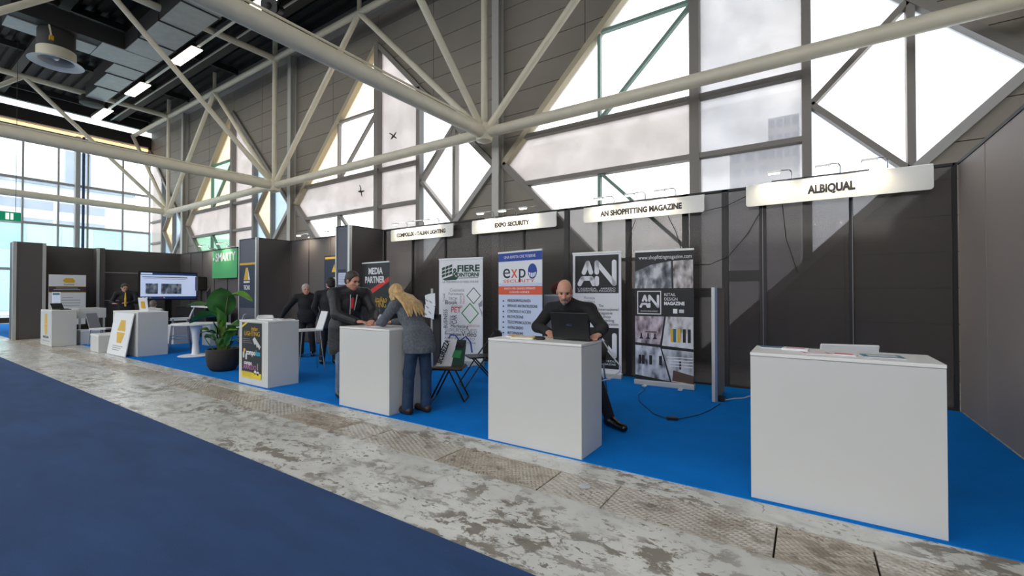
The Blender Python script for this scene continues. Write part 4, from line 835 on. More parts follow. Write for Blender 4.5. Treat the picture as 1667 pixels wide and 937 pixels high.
c1 = MB().tube([(-1.32,5.11,0.02),(-1.5,5.25,0.012),(-1.66,5.5,0.012),(-1.83,5.75,0.012),(-1.95,6.1,0.012),(-1.98,6.5,0.012),(-2.1,6.66,0.012)], 0.0045, 6); c1.tube([(-1.20,5.15,0.02),(-1.12,5.35,0.012),(-1.05,5.5,0.012),(-0.98,5.8,0.012),(-0.93,6.2,0.012)], 0.0045, 6)
tag(c1.build('charger_cable', 'black_plastic'), 'black charger cable snaking over the blue carpet', 'cable')
c2 = MB().tube([(-0.9,6.42,0.02),(-0.82,6.6,0.012),(-0.72,6.7,0.012),(-0.62,7.0,0.012),(-0.50,7.3,0.012)], 0.008, 6); tag(c2.build('wall_cable', 'light_grey'), 'pale cable on the carpet running from the grey board to the back wall', 'cable')
for k, pts in enumerate(([(-1.3,7.3,2.68),(-1.0,7.36,2.74),(-0.73,7.3,2.84)], [(-0.55,7.38,2.62),(-0.72,7.38,2.3),(-0.98,7.38,1.98),(-1.25,7.38,1.86),(-1.55,7.38,1.87)], [(-0.28,7.38,2.68),(-0.24,7.38,2.2),(-0.1,7.38,1.7)], [(-2.4,7.38,2.66),(-2.5,7.38,2.4),(-2.55,7.38,2.1)], [(-1.86,7.38,2.66),(-1.74,7.38,2.4),(-1.66,7.38,2.1)])):
    lab = ['thin black cable linking the two right-hand fascia signs', 'thin black cable sagging across the smoked wall beside the right fascia sign', 'thin black cable hanging below the rightmost fascia sign', 'thin black cable hanging behind the black and white banners', 'thin black cable hanging above the photo banner'][k]
    tag(MB().tube(pts, 0.006, 6).build('hanging_cable', 'black_plastic'), lab, 'cable')
# ================================================================== FURNITURE
def folding_chair(label, x, y, rz, grp='black folding chairs'):
    c = thing('folding_chair', label, 'chair', (x, y, 0.007), rz, grp)
    MB().prism(rrect(-0.19, 0.19, -0.18, 0.20, 0.04), 0.435, 0.455, 'xy').build('seat', 'black_metal', c)
    bk = MB(); bk.prism(rrect(-0.20, 0.20, 0.64, 0.82, 0.05), 0.30, 0.318, 'xz'); bk.build('backrest', 'black_metal', c)
    for s in (-1, 1):
        MB().tube([(s*0.21, -0.26, 0.01), (s*0.21, 0.05, 0.45), (s*0.20, 0.31, 0.80)], 0.011, 8).build('leg', 'black_metal', c)
        MB().tube([(s*0.185, 0.28, 0.01), (s*0.185, -0.10, 0.44)], 0.011, 8).build('leg', 'black_metal', c)
    MB().tube([(-0.21,-0.26,0.012),(0.21,-0.26,0.012)], 0.010, 8).build('crossbar', 'black_metal', c); MB().tube([(-0.185,0.28,0.012),(0.185,0.28,0.012)], 0.010, 8).build('crossbar', 'black_metal', c); MB().tube([(-0.20,0.31,0.80),(-0.1,0.312,0.83),(0.1,0.312,0.83),(0.20,0.31,0.80)], 0.011, 8).build('top_bar', 'black_metal', c)
    return c
# chair 1 : seen from the side, its seat carries the tote bag
fc = thing('folding_chair', 'black folding chair with brown seat under the printed tote bag', 'chair', (-3.98, 4.48, 0.007), 0.5, 'black folding chairs')
MB().prism(rrect(-0.20, 0.20, -0.19, 0.19, 0.03), 0.43, 0.45, 'xy').build('seat', 'wood_seat', fc); MB().prism(rrect(-0.205, 0.205, -0.195, 0.195, 0.03), 0.415, 0.43, 'xy').build('seat_frame', 'black_metal', fc)
for s in (-1, 1):
    MB().tube([(-0.22, s*0.17, 0.01), (-0.01, s*0.17, 0.42)], 0.011, 8).build('leg', 'black_metal', fc); MB().tube([(0.23, s*0.15, 0.01), (0.02, s*0.15, 0.42)], 0.011, 8).build('leg', 'black_metal', fc)
MB().tube([(0.23,-0.15,0.012),(0.23,0.15,0.012)], 0.010, 8).build('crossbar', 'black_metal', fc); MB().tube([(-0.21,-0.17,0.012),(-0.21,0.17,0.012)], 0.010, 8).build('crossbar', 'black_metal', fc)
folding_chair('black folding chair half hidden behind the laptop counter', -4.22, 5.42, -0.66)
tbg = thing('tote_bag', 'white and dark green printed tote bag with blue handles on the folding chair', 'bag', (-3.96, 4.50, 0.46), 0.45)
def slab(p, th, nrm=(0,-1,0)):
    n_ = Vector(nrm)*th; mb_ = MB(); k = len(p); mb_.add([Vector(q) for q in p]+[Vector(q)+n_ for q in p], [tuple(range(k)), tuple(range(2*k-1,k-1,-1))]+[(i,i+k,(i+1)%k+k,(i+1)%k) for i in range(k)]); return mb_
slab([(-0.18,-0.10,0.0),(0.02,-0.06,0.0),(0.08,0.02,0.34),(-0.06,-0.01,0.36)], 0.03).build('white_side', 'white_print', tbg); slab([(0.02,-0.06,0.0),(0.17,0.0,0.0),(0.19,0.06,0.33),(0.08,0.02,0.34)], 0.03).build('green_side', 'dark_green', tbg)
slab([(0.03,-0.095,0.12),(0.13,-0.05,0.10),(0.15,-0.03,0.20),(0.06,-0.08,0.21)], 0.004).build('green_print', 'green_print', tbg); slab([(0.07,-0.055,0.25),(0.16,-0.0,0.24),(0.18,0.015,0.31),(0.085,-0.02,0.32)], 0.02).build('dark_print', 'ink', tbg)
t_ = text('SICUREZZA', 0.10, 'ink', tbg, (-0.105,-0.128,0.03), width=0.33, ry=1.2, bold=0.003, align='LEFT'); 
MB().tube([(-0.03,-0.03,0.36),(0.0,-0.04,0.41),(0.06,-0.02,0.40),(0.10,-0.01,0.34)], 0.010, 6).build('handle', 'royal_blue', tbg); MB().tube([(0.12,0.03,0.33),(0.18,0.06,0.38),(0.24,0.08,0.30),(0.26,0.09,0.16)], 0.010, 6).build('handle', 'royal_blue', tbg)
def bar_stool(label, x, y, rz, sh=0.76, m='white_plastic', grp='white bar stools', bh=0.26, legs='chrome'):
    s = thing('bar_stool', label, 'stool', (x, y, 0.007), rz, grp)
    st_ = MB(); st_.prism(rrect(-0.21, 0.21, -0.20, 0.20, 0.06), sh-0.025, sh, 'xy'); st_.build('seat', m, s)
    b_ = MB(); b_.add([(-0.20,0.17,sh-0.02),(0.20,0.17,sh-0.02),(0.19,0.27,sh+bh),(-0.19,0.27,sh+bh),(-0.20,0.19,sh-0.02),(0.20,0.19,sh-0.02),(0.19,0.29,sh+bh),(-0.19,0.29,sh+bh)], [(3,2,1,0),(4,5,6,7),(0,1,5,4),(1,2,6,5),(2,3,7,6),(3,0,4,7)]); b_.build('backrest', m, s, bevel=0.008)
    for i in (-1, 1):
        for j in (-1, 1): MB().tube([(i*0.17, j*0.15, sh-0.02), (i*0.23, j*0.22, 0.0)], 0.010, 8).build('leg', legs, s)
        MB().tube([(i*0.21,-0.20,0.28),(i*0.21,0.20,0.28)], 0.008, 6).build('footrest', legs, s)
    MB().tube([(-0.21,-0.2,0.28),(0.21,-0.2,0.28)], 0.008, 6).build('footrest', legs, s)
    return s
bar_stool('white bar stool with chrome legs beside the old man in black', -7.55, 4.68, -0.30, bh=0.32)
bar_stool('dark bar stool under the seated bald man', -2.1, 4.62, 0.0, 0.66, 'black_metal', 'other stools', 0.2)
bar_stool('white bar stool near the round table, in front of the black table', -13.9, 4.95, -0.4, 0.72)
bar_stool('white bar stool close behind the wide counter', -13.05, 4.66, -0.4, 0.80, grp='white bar stools')
bar_stool('white chair behind the empty counter at the right', 0.20, 4.55, 3.4, 0.72, grp='white bar stools', bh=0.30)
rt_ = thing('round_table', 'round white table on a single pedestal beside the potted plant', 'table', (-11.55, 4.42, 0.007))
MB().lathe([(0.44,0.70),(0.46,0.71),(0.46,0.735),(0.44,0.74)], n=36).build('top', 'white_plastic', rt_); MB().lathe([(0.10,0.02),(0.075,0.06),(0.06,0.3),(0.075,0.5),(0.12,0.70)], n=20).build('pedestal', 'white_plastic', rt_); MB().lathe([(0.33,0),(0.34,0.008),(0.30,0.02),(0.10,0.03)], n=32).build('base', 'white_plastic', rt_)
def cube_seat(label, x, y, w, d, h, rz=0.0):
    s = thing('cube_seat', label, 'seat', (x, y, 0.007), rz, 'low white seats'); MB().box(-w/2, w/2, -d/2, d/2, 0, h-0.06).build('body', 'white_lam', s); MB().box(-w/2-0.01, w/2+0.01, -d/2-0.01, d/2+0.01, h-0.06, h).build('cushion', 'white_plastic', s, bevel=0.015)
cube_seat('low white bench in front of the wide counter', -14.45, 3.55, 0.62, 0.34, 0.42)
cube_seat('low white cube seat beside the farthest counter', -16.9, 3.82, 0.42, 0.40, 0.40)
cube_seat('low white cube seat behind the bar stool near the round table', -14.9, 5.3, 0.6, 0.5, 0.52)
cube_seat('taller white cube seat left of the round table', -13.6, 5.7, 0.5, 0.5, 0.60)
dk = thing('white_desk', 'white desk with a drawer behind the farthest counter', 'desk', (-17.72, 3.98, 0.007), 0.0)
MB().box(-0.5, 0.5, -0.3, 0.3, 0.70, 0.98).build('drawer_box', 'white_lam', dk); MB().box(-0.1, 0.1, -0.31, -0.30, 0.76, 0.79).build('handle', 'charcoal', dk)
for i in (-1, 1):
    for j in (-1, 1): MB().box(i*0.46-0.02, i*0.46+0.02, j*0.26-0.02, j*0.26+0.02, 0, 0.70).build('leg', 'aluminium', dk)
oc = thing('mesh_chair', 'grey mesh backed chair behind the low white bench', 'chair', (-16.25, 3.98, 0.007), 2.3)
bq = MB(); bq.add([(-0.2,0.18,0.42),(0.2,0.18,0.42),(0.19,0.30,0.86),(-0.19,0.30,0.86),(-0.2,0.2,0.42),(0.2,0.2,0.42),(0.19,0.32,0.86),(-0.19,0.32,0.86)], [(3,2,1,0),(4,5,6,7),(0,1,5,4),(1,2,6,5),(2,3,7,6),(3,0,4,7)]); bq.build('backrest', 'grey_print', oc)
MB().box(-0.21, 0.21, -0.2, 0.2, 0.42, 0.46).build('seat', 'white_plastic', oc)
for i in (-1, 1):
    for j in (-1, 1): MB().tube([(i*0.19, j*0.17, 0.42), (i*0.22, j*0.21, 0)], 0.012, 6).build('leg', 'chrome', oc)
def shell_chair(label, x, y, rz):
    s = thing('shell_chair', label, 'chair', (x, y, 0.007), rz, 'white shell chairs')
    m_ = MB(); m_.smooth = True; nu, nv = 9, 11; prof = [(-0.22,0.46),(-0.15,0.445),(-0.05,0.44),(0.06,0.44),(0.14,0.46),(0.19,0.51),(0.215,0.58),(0.23,0.66),(0.245,0.74),(0.26,0.80),(0.27,0.84)]
    for v, (y_, z_) in enumerate(prof):
        for u in range(nu):
            a = (u/(nu-1)-0.5)*2; w_ = 0.22-0.05*max(0, (v-7)/3)**2; m_.v.append((a*w_, y_-0.05*a*a*(v > 4), z_+0.035*a*a*(v < 5)))
    m_.f = [(v*nu+u, v*nu+u+1, (v+1)*nu+u+1, (v+1)*nu+u) for v in range(nv-1) for u in range(nu-1)]
    o = m_.build('shell', 'white_plastic', s); md = o.modifiers.new('thickness', 'SOLIDIFY'); md.thickness = 0.012
    for i in (-1, 1):
        for j in (-1, 1): MB().tube([(i*0.12, j*0.12, 0.44), (i*0.21, j*0.21, 0)], 0.011, 6).build('leg', 'chrome', s)
shell_chair('white shell chair right of the potted plant', -11.7, 6.0, 0.9)
shell_chair('white shell chair left of the potted plant, behind the round table', -13.0, 5.9, -0.5)
bt = thing('black_table', 'long black draped table under the presentation screen', 'table', (-17.6, 6.75, 0.007))
MB().box(-0.7, 1.5, -0.35, 0.35, 0, 0.95).build('drape', 'cloth_black', bt); MB().box(-0.7, 1.5, -0.37, 0.37, 0.95, 0.98).build('top', 'charcoal', bt)
wt = thing('high_white_table', 'narrow high white table behind the plant', 'table', (-15.0, 6.15, 0.007))
MB().box(-0.9, 0.9, -0.2, 0.2, 0.98, 1.02).build('top', 'white_plastic', wt)
for x_ in (-0.8, 0.8):
    for y_ in (-0.15, 0.15): MB().box(x_-0.02, x_+0.02, y_-0.02, y_+0.02, 0, 0.98).build('leg', 'chrome', wt)
mn = thing('monitor', 'slanted monitor with pale blue screen on the high white table', 'monitor', (-15.2, 6.15, 1.03), -0.5)
MB().obox((0,0,0.30), (0.62,0.04,0.46), Matrix.Rotation(0.25,3,'Y')).build('housing', 'black_plastic', mn); MB().obox((0,-0.022,0.30), (0.56,0.006,0.40), Matrix.Rotation(0.25,3,'Y')).build('screen', 'screen_white', mn); MB().box(-0.14,0.14,-0.08,0.08,0,0.06).build('stand', 'black_plastic', mn)
# presentation screen: faces +x
tv = thing('presentation_screen', 'large wall screen showing a web page with two pictures', 'screen', (-18.95, 6.42, 0.98), math.pi/2)
MB().box(-0.87, 0.87, 0, 0.06, 0.20, 1.20).build('housing', 'black_plastic', tv); sc_ = MB().box(-0.83, 0.83, -0.004, 0.0, 0.24, 1.16).build('screen', 'screen_white', tv)
MB().box(-0.83, 0.83, -0.008, -0.004, 1.08, 1.16).build('title_bar', 'screen_blue', sc_); MB().box(-0.83, 0.83, -0.008, -0.004, 0.24, 0.33).build('task_bar', 'screen_blue', sc_)
MB().box(-0.69, -0.34, -0.008, -0.004, 0.42, 0.78).build('picture', 'photo_screen', sc_); MB().box(-0.25, 0.36, -0.008, -0.004, 0.42, 0.78).build('picture', 'photo_screen', sc_)
MB().box(-0.78, 0.55, -0.008, -0.004, 0.99, 1.02).build('print_line', 'grey_print', sc_); MB().box(-0.74, 0.5, -0.008, -0.004, 0.94, 0.955).build('print_line', 'light_grey', sc_); MB().box(-0.82, -0.5, -0.010, -0.008, 1.10, 1.15).build('tab', 'screen_white', sc_)
for k, m_ in enumerate(('white_print','screen_white','gold_print','red_print','white_print')): MB().box(-0.78+0.1*k+0.2*(k>2), -0.73+0.1*k+0.2*(k>2), -0.010, -0.008, 0.265, 0.305).build('icon', m_, sc_)
MB().box(-0.5, 0.5, -0.1, 0.3, -0.973, -0.94).build('foot', 'black_plastic', tv); MB().box(-0.1, 0.1, 0.07, 0.13, -0.94, 0.6).build('stem', 'black_plastic', tv); MB().box(-0.1, 0.1, 0.06, 0.07, 0.4, 0.8).build('mount', 'black_plastic', tv)
sk = thing('loudspeaker', 'black box loudspeaker at the right of the presentation screen', 'loudspeaker', (-18.6, 7.28, 0.0), math.pi/2)
MB().box(-0.15, 0.12, -0.12, 0.12, 1.52, 2.02).build('cabinet', 'black_plastic', sk); MB().tube([(0,0,0.02),(0,0,1.52)], 0.018, 8).build('pole', 'black_metal', sk); MB().lathe([(0.09,0),(0.095,0.003),(0.09,0.006),(0.02,0.008)], (-0.015,-0.125,1.66), 16)
MB().box(-0.13, 0.10, -0.128, -0.12, 1.55, 1.99).build('grille', 'charcoal', sk); MB().box(-0.2,0.1,-0.15,0.1,0,0.02).build('base', 'black_metal', sk)
# wall poster behind the farthest counter (faces +x)
po = thing('wall_poster', 'white company poster with yellow emblem and plum band on the far end wall', 'poster', (-20.0, 4.0, 0.4), math.pi/2)
MB().box(-0.42, 0.45, 0, 0.02, 0.0, 1.62).build('board', 'white_print', po); MB().box(-0.42, 0.45, -0.004, 0, 1.06, 1.24).build('band', 'plum_print', po); MB().box(-0.42, 0.45, -0.006, 0, 1.04, 1.06).build('band_edge', 'yellow_print', po); MB().box(-0.42, 0.45, -0.006, 0, 1.235, 1.25).build('band_edge', 'yellow_print', po)
MB().prism([(-0.10+0.05,1.36),(0.12+0.05,1.36),(0.19,1.43),(0.13,1.51),(-0.04,1.51),(-0.11,1.43)], -0.004, 0).build('emblem', 'gold_print', po); text('SmartClima', 0.07, 'ink', po, (0.04,-0.005,1.285), width=0.24)
for k, w_ in enumerate((0.62,0.52)): MB().box(-w_/2, w_/2, -0.008, -0.004, 1.13+0.05*k, 1.15+0.05*k).build('print_line', 'light_grey', po)
for k, w_ in enumerate((0.25,0.6,0.6,0.55,0.6,0.3)): MB().box(-w_/2+0.02, w_/2+0.02, -0.004, 0, 0.88-0.09*k, 0.895-0.09*k).build('print_line', 'grey_print', po)
MB().box(-0.05, 0.05, 0.02, 0.3, -0.40, -0.37).build('foot', 'aluminium', po); MB().box(-0.03, 0.03, 0.02, 0.05, -0.4, 1.2).build('strut', 'aluminium', po)

# ================================================================== POTTED PLANT
pl = thing('potted_plant', 'tall bird of paradise plant in a round dark brown pot', 'plant', (-8.95, 3.87, 0.007))
MB().lathe([(0.17,0.0),(0.21,0.03),(0.25,0.10),(0.27,0.22),(0.275,0.38),(0.265,0.40),(0.245,0.40),(0.24,0.36)], n=36).build('pot', 'pot', pl)
MB().lathe([(0.24,0.33),(0.23,0.35),(0.05,0.36)], n=28).build('soil', 'soil', pl)
rnd = random.Random(3)
def leaf(base, ctrl, tip, length_dir, L, Wd, m, droop=0.3, fold=0.25, roll=0.0, stem_r=0.012):
    b_, c_, t_ = Vector(base), Vector(ctrl), Vector(tip)
    pts = [b_*(1-t)**2 + c_*2*t*(1-t) + t_*t*t for t in [i/8 for i in range(9)]]
    MB().tube(pts, [stem_r*(1.3-0.6*i/8) for i in range(9)], 7).build('stem', 'stem', pl)
    d_ = Vector(length_dir).normalized(); side = d_.cross(Vector((0,0,1)))
    if side.length < 0.1: side = Vector((1,0,0))
    side.normalize(); side = Matrix.Rotation(roll, 3, d_) @ side; nrm = side.cross(d_)
    m_ = MB(); m_.smooth = True; nu, nv = 7, 13
    pos = t_.copy(); dd = d_.copy()
    for v in range(nv):
        f_ = v/(nv-1); wv = Wd*0.5*(math.sin(math.pi*min(1, f_*0.94+0.06))**0.65)
        for u in range(nu):
            a = (u/(nu-1)-0.5)*2; m_.v.append(tuple(pos + side*a*wv + nrm*(abs(a)*wv*fold + 0.012*math.sin(9*f_+3*a))))
        dd = (dd + Vector((0,0,-droop/nv))).normalized(); pos = pos + dd*(L/(nv-1))
    m_.f = [(v*nu+u, v*nu+u+1, (v+1)*nu+u+1, (v+1)*nu+u) for v in range(nv-1) for u in range(nu-1)]
    m_.build('leaf', m, pl)
# big leaves: (base)(control)(blade start)(direction)(length,width)
rx, ry = Vector((0.833,0.553,0)), Vector((-0.553,0.833,0))   # across the photo, away from it
def V3(a, z, d=0.0): p = rx*a + ry*d; return (p.x, p.y, z)
def D3(a, z, d=0.0): return V3(a, z, d)
B0 = V3(0,0.35)
leaf(B0, V3(-0.02,0.8), V3(-0.03,0.98), D3(0.06,1,-0.15), 0.55, 0.46, 'leaf', 0.1, 0.10, 0.15, 0.02)
leaf(V3(0.03,0.35), V3(0.0,0.9), V3(0.08,1.36), D3(1,0.35,-0.1), 0.52, 0.22, 'leaf_light', 1.1, 0.45, 0.3, 0.016)
leaf(V3(-0.03,0.35), V3(-0.08,0.8), V3(-0.14,1.12), D3(-1,0.55,0.1), 0.62, 0.20, 'leaf_light', 0.9, 0.5, 0.2, 0.016)
leaf(V3(-0.02,0.35), V3(-0.06,0.7), V3(-0.10,1.0), D3(-1,0.18,-0.35), 0.48, 0.28, 'leaf', 0.9, 0.3, 0.5, 0.016)
leaf(V3(0.0,0.35), V3(0.0,0.6), V3(0.0,0.80), D3(-0.15,1,-0.3), 0.42, 0.26, 'leaf', 0.5, 0.2, 0.1, 0.018)
leaf(V3(0.04,0.35), V3(0.06,0.6), V3(0.08,0.80), D3(0.8,0.5,-0.3), 0.38, 0.24, 'leaf', 1.0, 0.25, 0.4, 0.016)
leaf(V3(0.06,0.35), V3(0.10,0.5), V3(0.12,0.60), D3(0.25,1,-0.2), 0.26, 0.22, 'leaf_light', 0.2, 0.1, 0.2, 0.012)
leaf(V3(0.06,0.35), V3(0.16,0.5), V3(0.2,0.55), D3(1,0.6,-0.1), 0.30, 0.07, 'leaf_light', 0.5, 0.4, 0.2, 0.008)
leaf(V3(0.08,0.35), V3(0.2,0.45), V3(0.24,0.46), D3(1,0.1,-0.3), 0.30, 0.12, 'leaf', 0.5, 0.3, 0.2, 0.010)
for k in range(16):
    a = rnd.uniform(-0.22,0.2); d_ = rnd.uniform(-0.18,0.12); h_ = rnd.uniform(0.42,0.70)
    leaf(V3(a*0.5,0.35,d_*0.5), V3(a*0.9,h_-0.08,d_), V3(a*1.1,h_,d_), D3(rnd.uniform(-1,0.5) if a < 0.05 else rnd.uniform(-0.2,1), rnd.uniform(0.1,0.8), rnd.uniform(-0.6,0.3)), rnd.uniform(0.2,0.34), rnd.uniform(0.09,0.15), 'leaf' if k % 3 else 'leaf_light', 0.7, 0.3, rnd.uniform(-0.5,0.5), 0.008)
for k in range(5):
    a = -0.08+0.04*k; MB().tube([V3(a,0.33,-0.03), V3(a*0.6,0.6,-0.02), V3(a*0.3,0.85)], [0.022,0.02,0.014], 8).build('stalk', 'stem', pl)
# ================================================================== PEOPLE (one continuous skin per body; clothes and hair are parts)
def v(*a): return np.array(a, float)
def unit(a): return a/(np.linalg.norm(a)+1e-9)
def cap(a, b, ra, rb, k=0.03, flat=None): return ('cap', v(*a), v(*b), ra, rb, k, flat)
def ell(c, r, axes=None, k=0.02, cut=False): return ('ell', v(*c), v(*r), np.eye(3) if axes is None else axes, k, cut)
def sdf_mesh(prims, h):
    lo, hi = v(9,9,9)*99, -v(9,9,9)*99
    for p in prims:
        if p[0] == 'cap': m = max(p[3], p[4]); lo = np.minimum(lo, np.minimum(p[1], p[2])-m); hi = np.maximum(hi, np.maximum(p[1], p[2])+m)
        elif not p[5]: m = p[2].max(); lo = np.minimum(lo, p[1]-m); hi = np.maximum(hi, p[1]+m)
    lo -= 3*h; hi += 3*h; n = np.ceil((hi-lo)/h).astype(int)+1
    D = np.full(n, 0.2, np.float32); ax = [lo[i]+h*np.arange(n[i]) for i in range(3)]
    for p in prims:
        if p[0] == 'cap': m = max(p[3], p[4])+0.05; a, b = np.minimum(p[1], p[2])-m, np.maximum(p[1], p[2])+m
        else: m = p[2].max()+0.05; a, b = p[1]-m, p[1]+m
        i0 = np.clip(((a-lo)/h).astype(int), 0, n); i1 = np.clip(((b-lo)/h).astype(int)+2, 0, n)
        if (i1 <= i0).any(): continue
        sl = tuple(slice(i0[i], i1[i]) for i in range(3))
        G = np.stack(np.meshgrid(*[ax[i][sl[i]] for i in range(3)], indexing='ij'), -1)
        if p[0] == 'cap':
            _, A, B, ra, rb, k, flat = p; Q = G-A; ba = B-A; L = ba@ba+1e-9
            s = 1.0
            if flat is not None:
                nn, s = flat; Q = Q + (Q@nn)[..., None]*nn*(1/s-1); bb = ba + (ba@nn)*nn*(1/s-1); ba = bb; L = ba@ba+1e-9
            t = np.clip((Q@ba)/L, 0, 1); d = np.linalg.norm(Q-t[..., None]*ba, axis=-1)-(ra+(rb-ra)*t)
            if s != 1.0: d = d*(s if s < 1 else 1)
            cut = False
        else:
            _, C, r, axs, k, cut = p; Q = (G-C)@axs.T; k0 = np.linalg.norm(Q/r, axis=-1); k1 = np.linalg.norm(Q/(r*r), axis=-1)+1e-9; d = k0*(k0-1)/k1
        d1 = D[sl]
        if cut:
            d = -d; hh = np.clip(.5-.5*(d1-d)/k, 0, 1); D[sl] = d1*(1-hh)+d*hh+k*hh*(1-hh)
        else:
            hh = np.clip(.5+.5*(d1-d)/k, 0, 1); D[sl] = d1+(d-d1)*hh-k*hh*(1-hh)
    S = D < 0
    # surface nets
    c = np.zeros(tuple(n-1), np.int8)
    offs = [(i, j, k) for i in (0,1) for j in (0,1) for k in (0,1)]
    for o in offs: c += S[o[0]:n[0]-1+o[0], o[1]:n[1]-1+o[1], o[2]:n[2]-1+o[2]]
    act = np.argwhere((c > 0) & (c < 8)); idx = -np.ones(c.shape, np.int32); idx[tuple(act.T)] = np.arange(len(act))
    pos = np.zeros((len(act), 3)); cnt = np.zeros(len(act))
    for ai, a in enumerate(offs):
        for ax_ in range(3):
            if a[ax_]: continue
            b = list(a); b[ax_] = 1
            da = D[tuple((act+np.array(a)).T)]; db = D[tuple((act+np.array(b)).T)]; m = (da < 0) != (db < 0)
            t = np.where(m, da/(da-db+1e-12), 0); P = np.array(a)+t[:, None]*(np.array(b)-np.array(a)); pos += P*m[:, None]; cnt += m
    V = lo+h*(act+pos/np.maximum(cnt, 1)[:, None]); F = []
    for ax_ in range(3):
        u, w = (ax_+1) % 3, (ax_+2) % 3; s0 = [slice(1, -1)]*3; s1 = [slice(1, -1)]*3; s0[ax_] = slice(0, -1); s1[ax_] = slice(1, None)
        A, B = S[tuple(s0)], S[tuple(s1)]; e = np.argwhere(A != B)
        if not len(e): continue
        g = e.copy(); g[:, u] += 1; g[:, w] += 1; flip = A[tuple(e.T)]
        du = np.zeros(3, int); du[u] = 1; dw = np.zeros(3, int); dw[w] = 1
        q = np.stack([idx[tuple((g-o).T)] for o in (du+dw, dw, 0*du, du)], 1)
        q[~flip] = q[~flip][:, ::-1]; F.append(q)
    F = np.concatenate(F); F = F[(F >= 0).all(1)]
    for _ in range(2):   # gentle smoothing
        acc = np.zeros_like(V); cn = np.zeros(len(V))
        for i in range(4):
            a, b = F[:, i], F[:, (i+1) % 4]; np.add.at(acc, a, V[b]); np.add.at(cn, a, 1)
        V = V*0.5+0.5*acc/np.maximum(cn, 1)[:, None]
    me = bpy.data.meshes.new('sdf'); me.from_pydata(V.tolist(), [], F.tolist()); me.polygons.foreach_set('use_smooth', [True]*len(me.polygons)); me.update(); return me
def hand(w, d, up, side, s=1.0, curl=0.5, spread=0.5):
    """palm from wrist w along d; up = back of the hand; thumb on side"""
    d, up = unit(v(*d)), unit(v(*up)); up = unit(up-d*(up@d)); x = np.cross(d, up)*side; w = v(*w); out = []
    out.append(cap(w, w+d*0.04*s, 0.026*s, 0.034*s, 0.02, (up, 0.55))); out.append(cap(w+d*0.045*s-x*0.02*s, w+d*0.085*s-x*0.018*s, 0.022*s, 0.02*s, 0.015, (up, 0.6))); out.append(cap(w+d*0.045*s+x*0.018*s, w+d*0.085*s+x*0.018*s, 0.022*s, 0.02*s, 0.015, (up, 0.6)))
    for i, (o, L) in enumerate(((0.030,0.072),(0.010,0.082),(-0.010,0.076),(-0.029,0.058))):
        a = w+d*0.088*s+x*o*s; dd = unit(d+x*o*6*spread*0.3); b = a+dd*L*0.45*s-up*curl*0.012*s; e = b+unit(dd-up*curl*1.1)*L*0.35*s; f = e+unit(dd-up*curl*2.2)*L*0.28*s
        out += [cap(a, b, 0.0095*s, 0.009*s, 0.006), cap(b, e, 0.009*s, 0.0085*s, 0.006), cap(e, f, 0.0085*s, 0.0075*s, 0.006)]
    a = w+d*0.03*s+x*0.028*s; b = a+unit(d*0.8+x*0.8-up*0.3)*0.045*s; e = b+unit(d+x*0.3-up*0.5*curl)*0.035*s
    out += [cap(a, b, 0.013*s, 0.0105*s, 0.012), cap(b, e, 0.0105*s, 0.009*s, 0.006)]
    return out
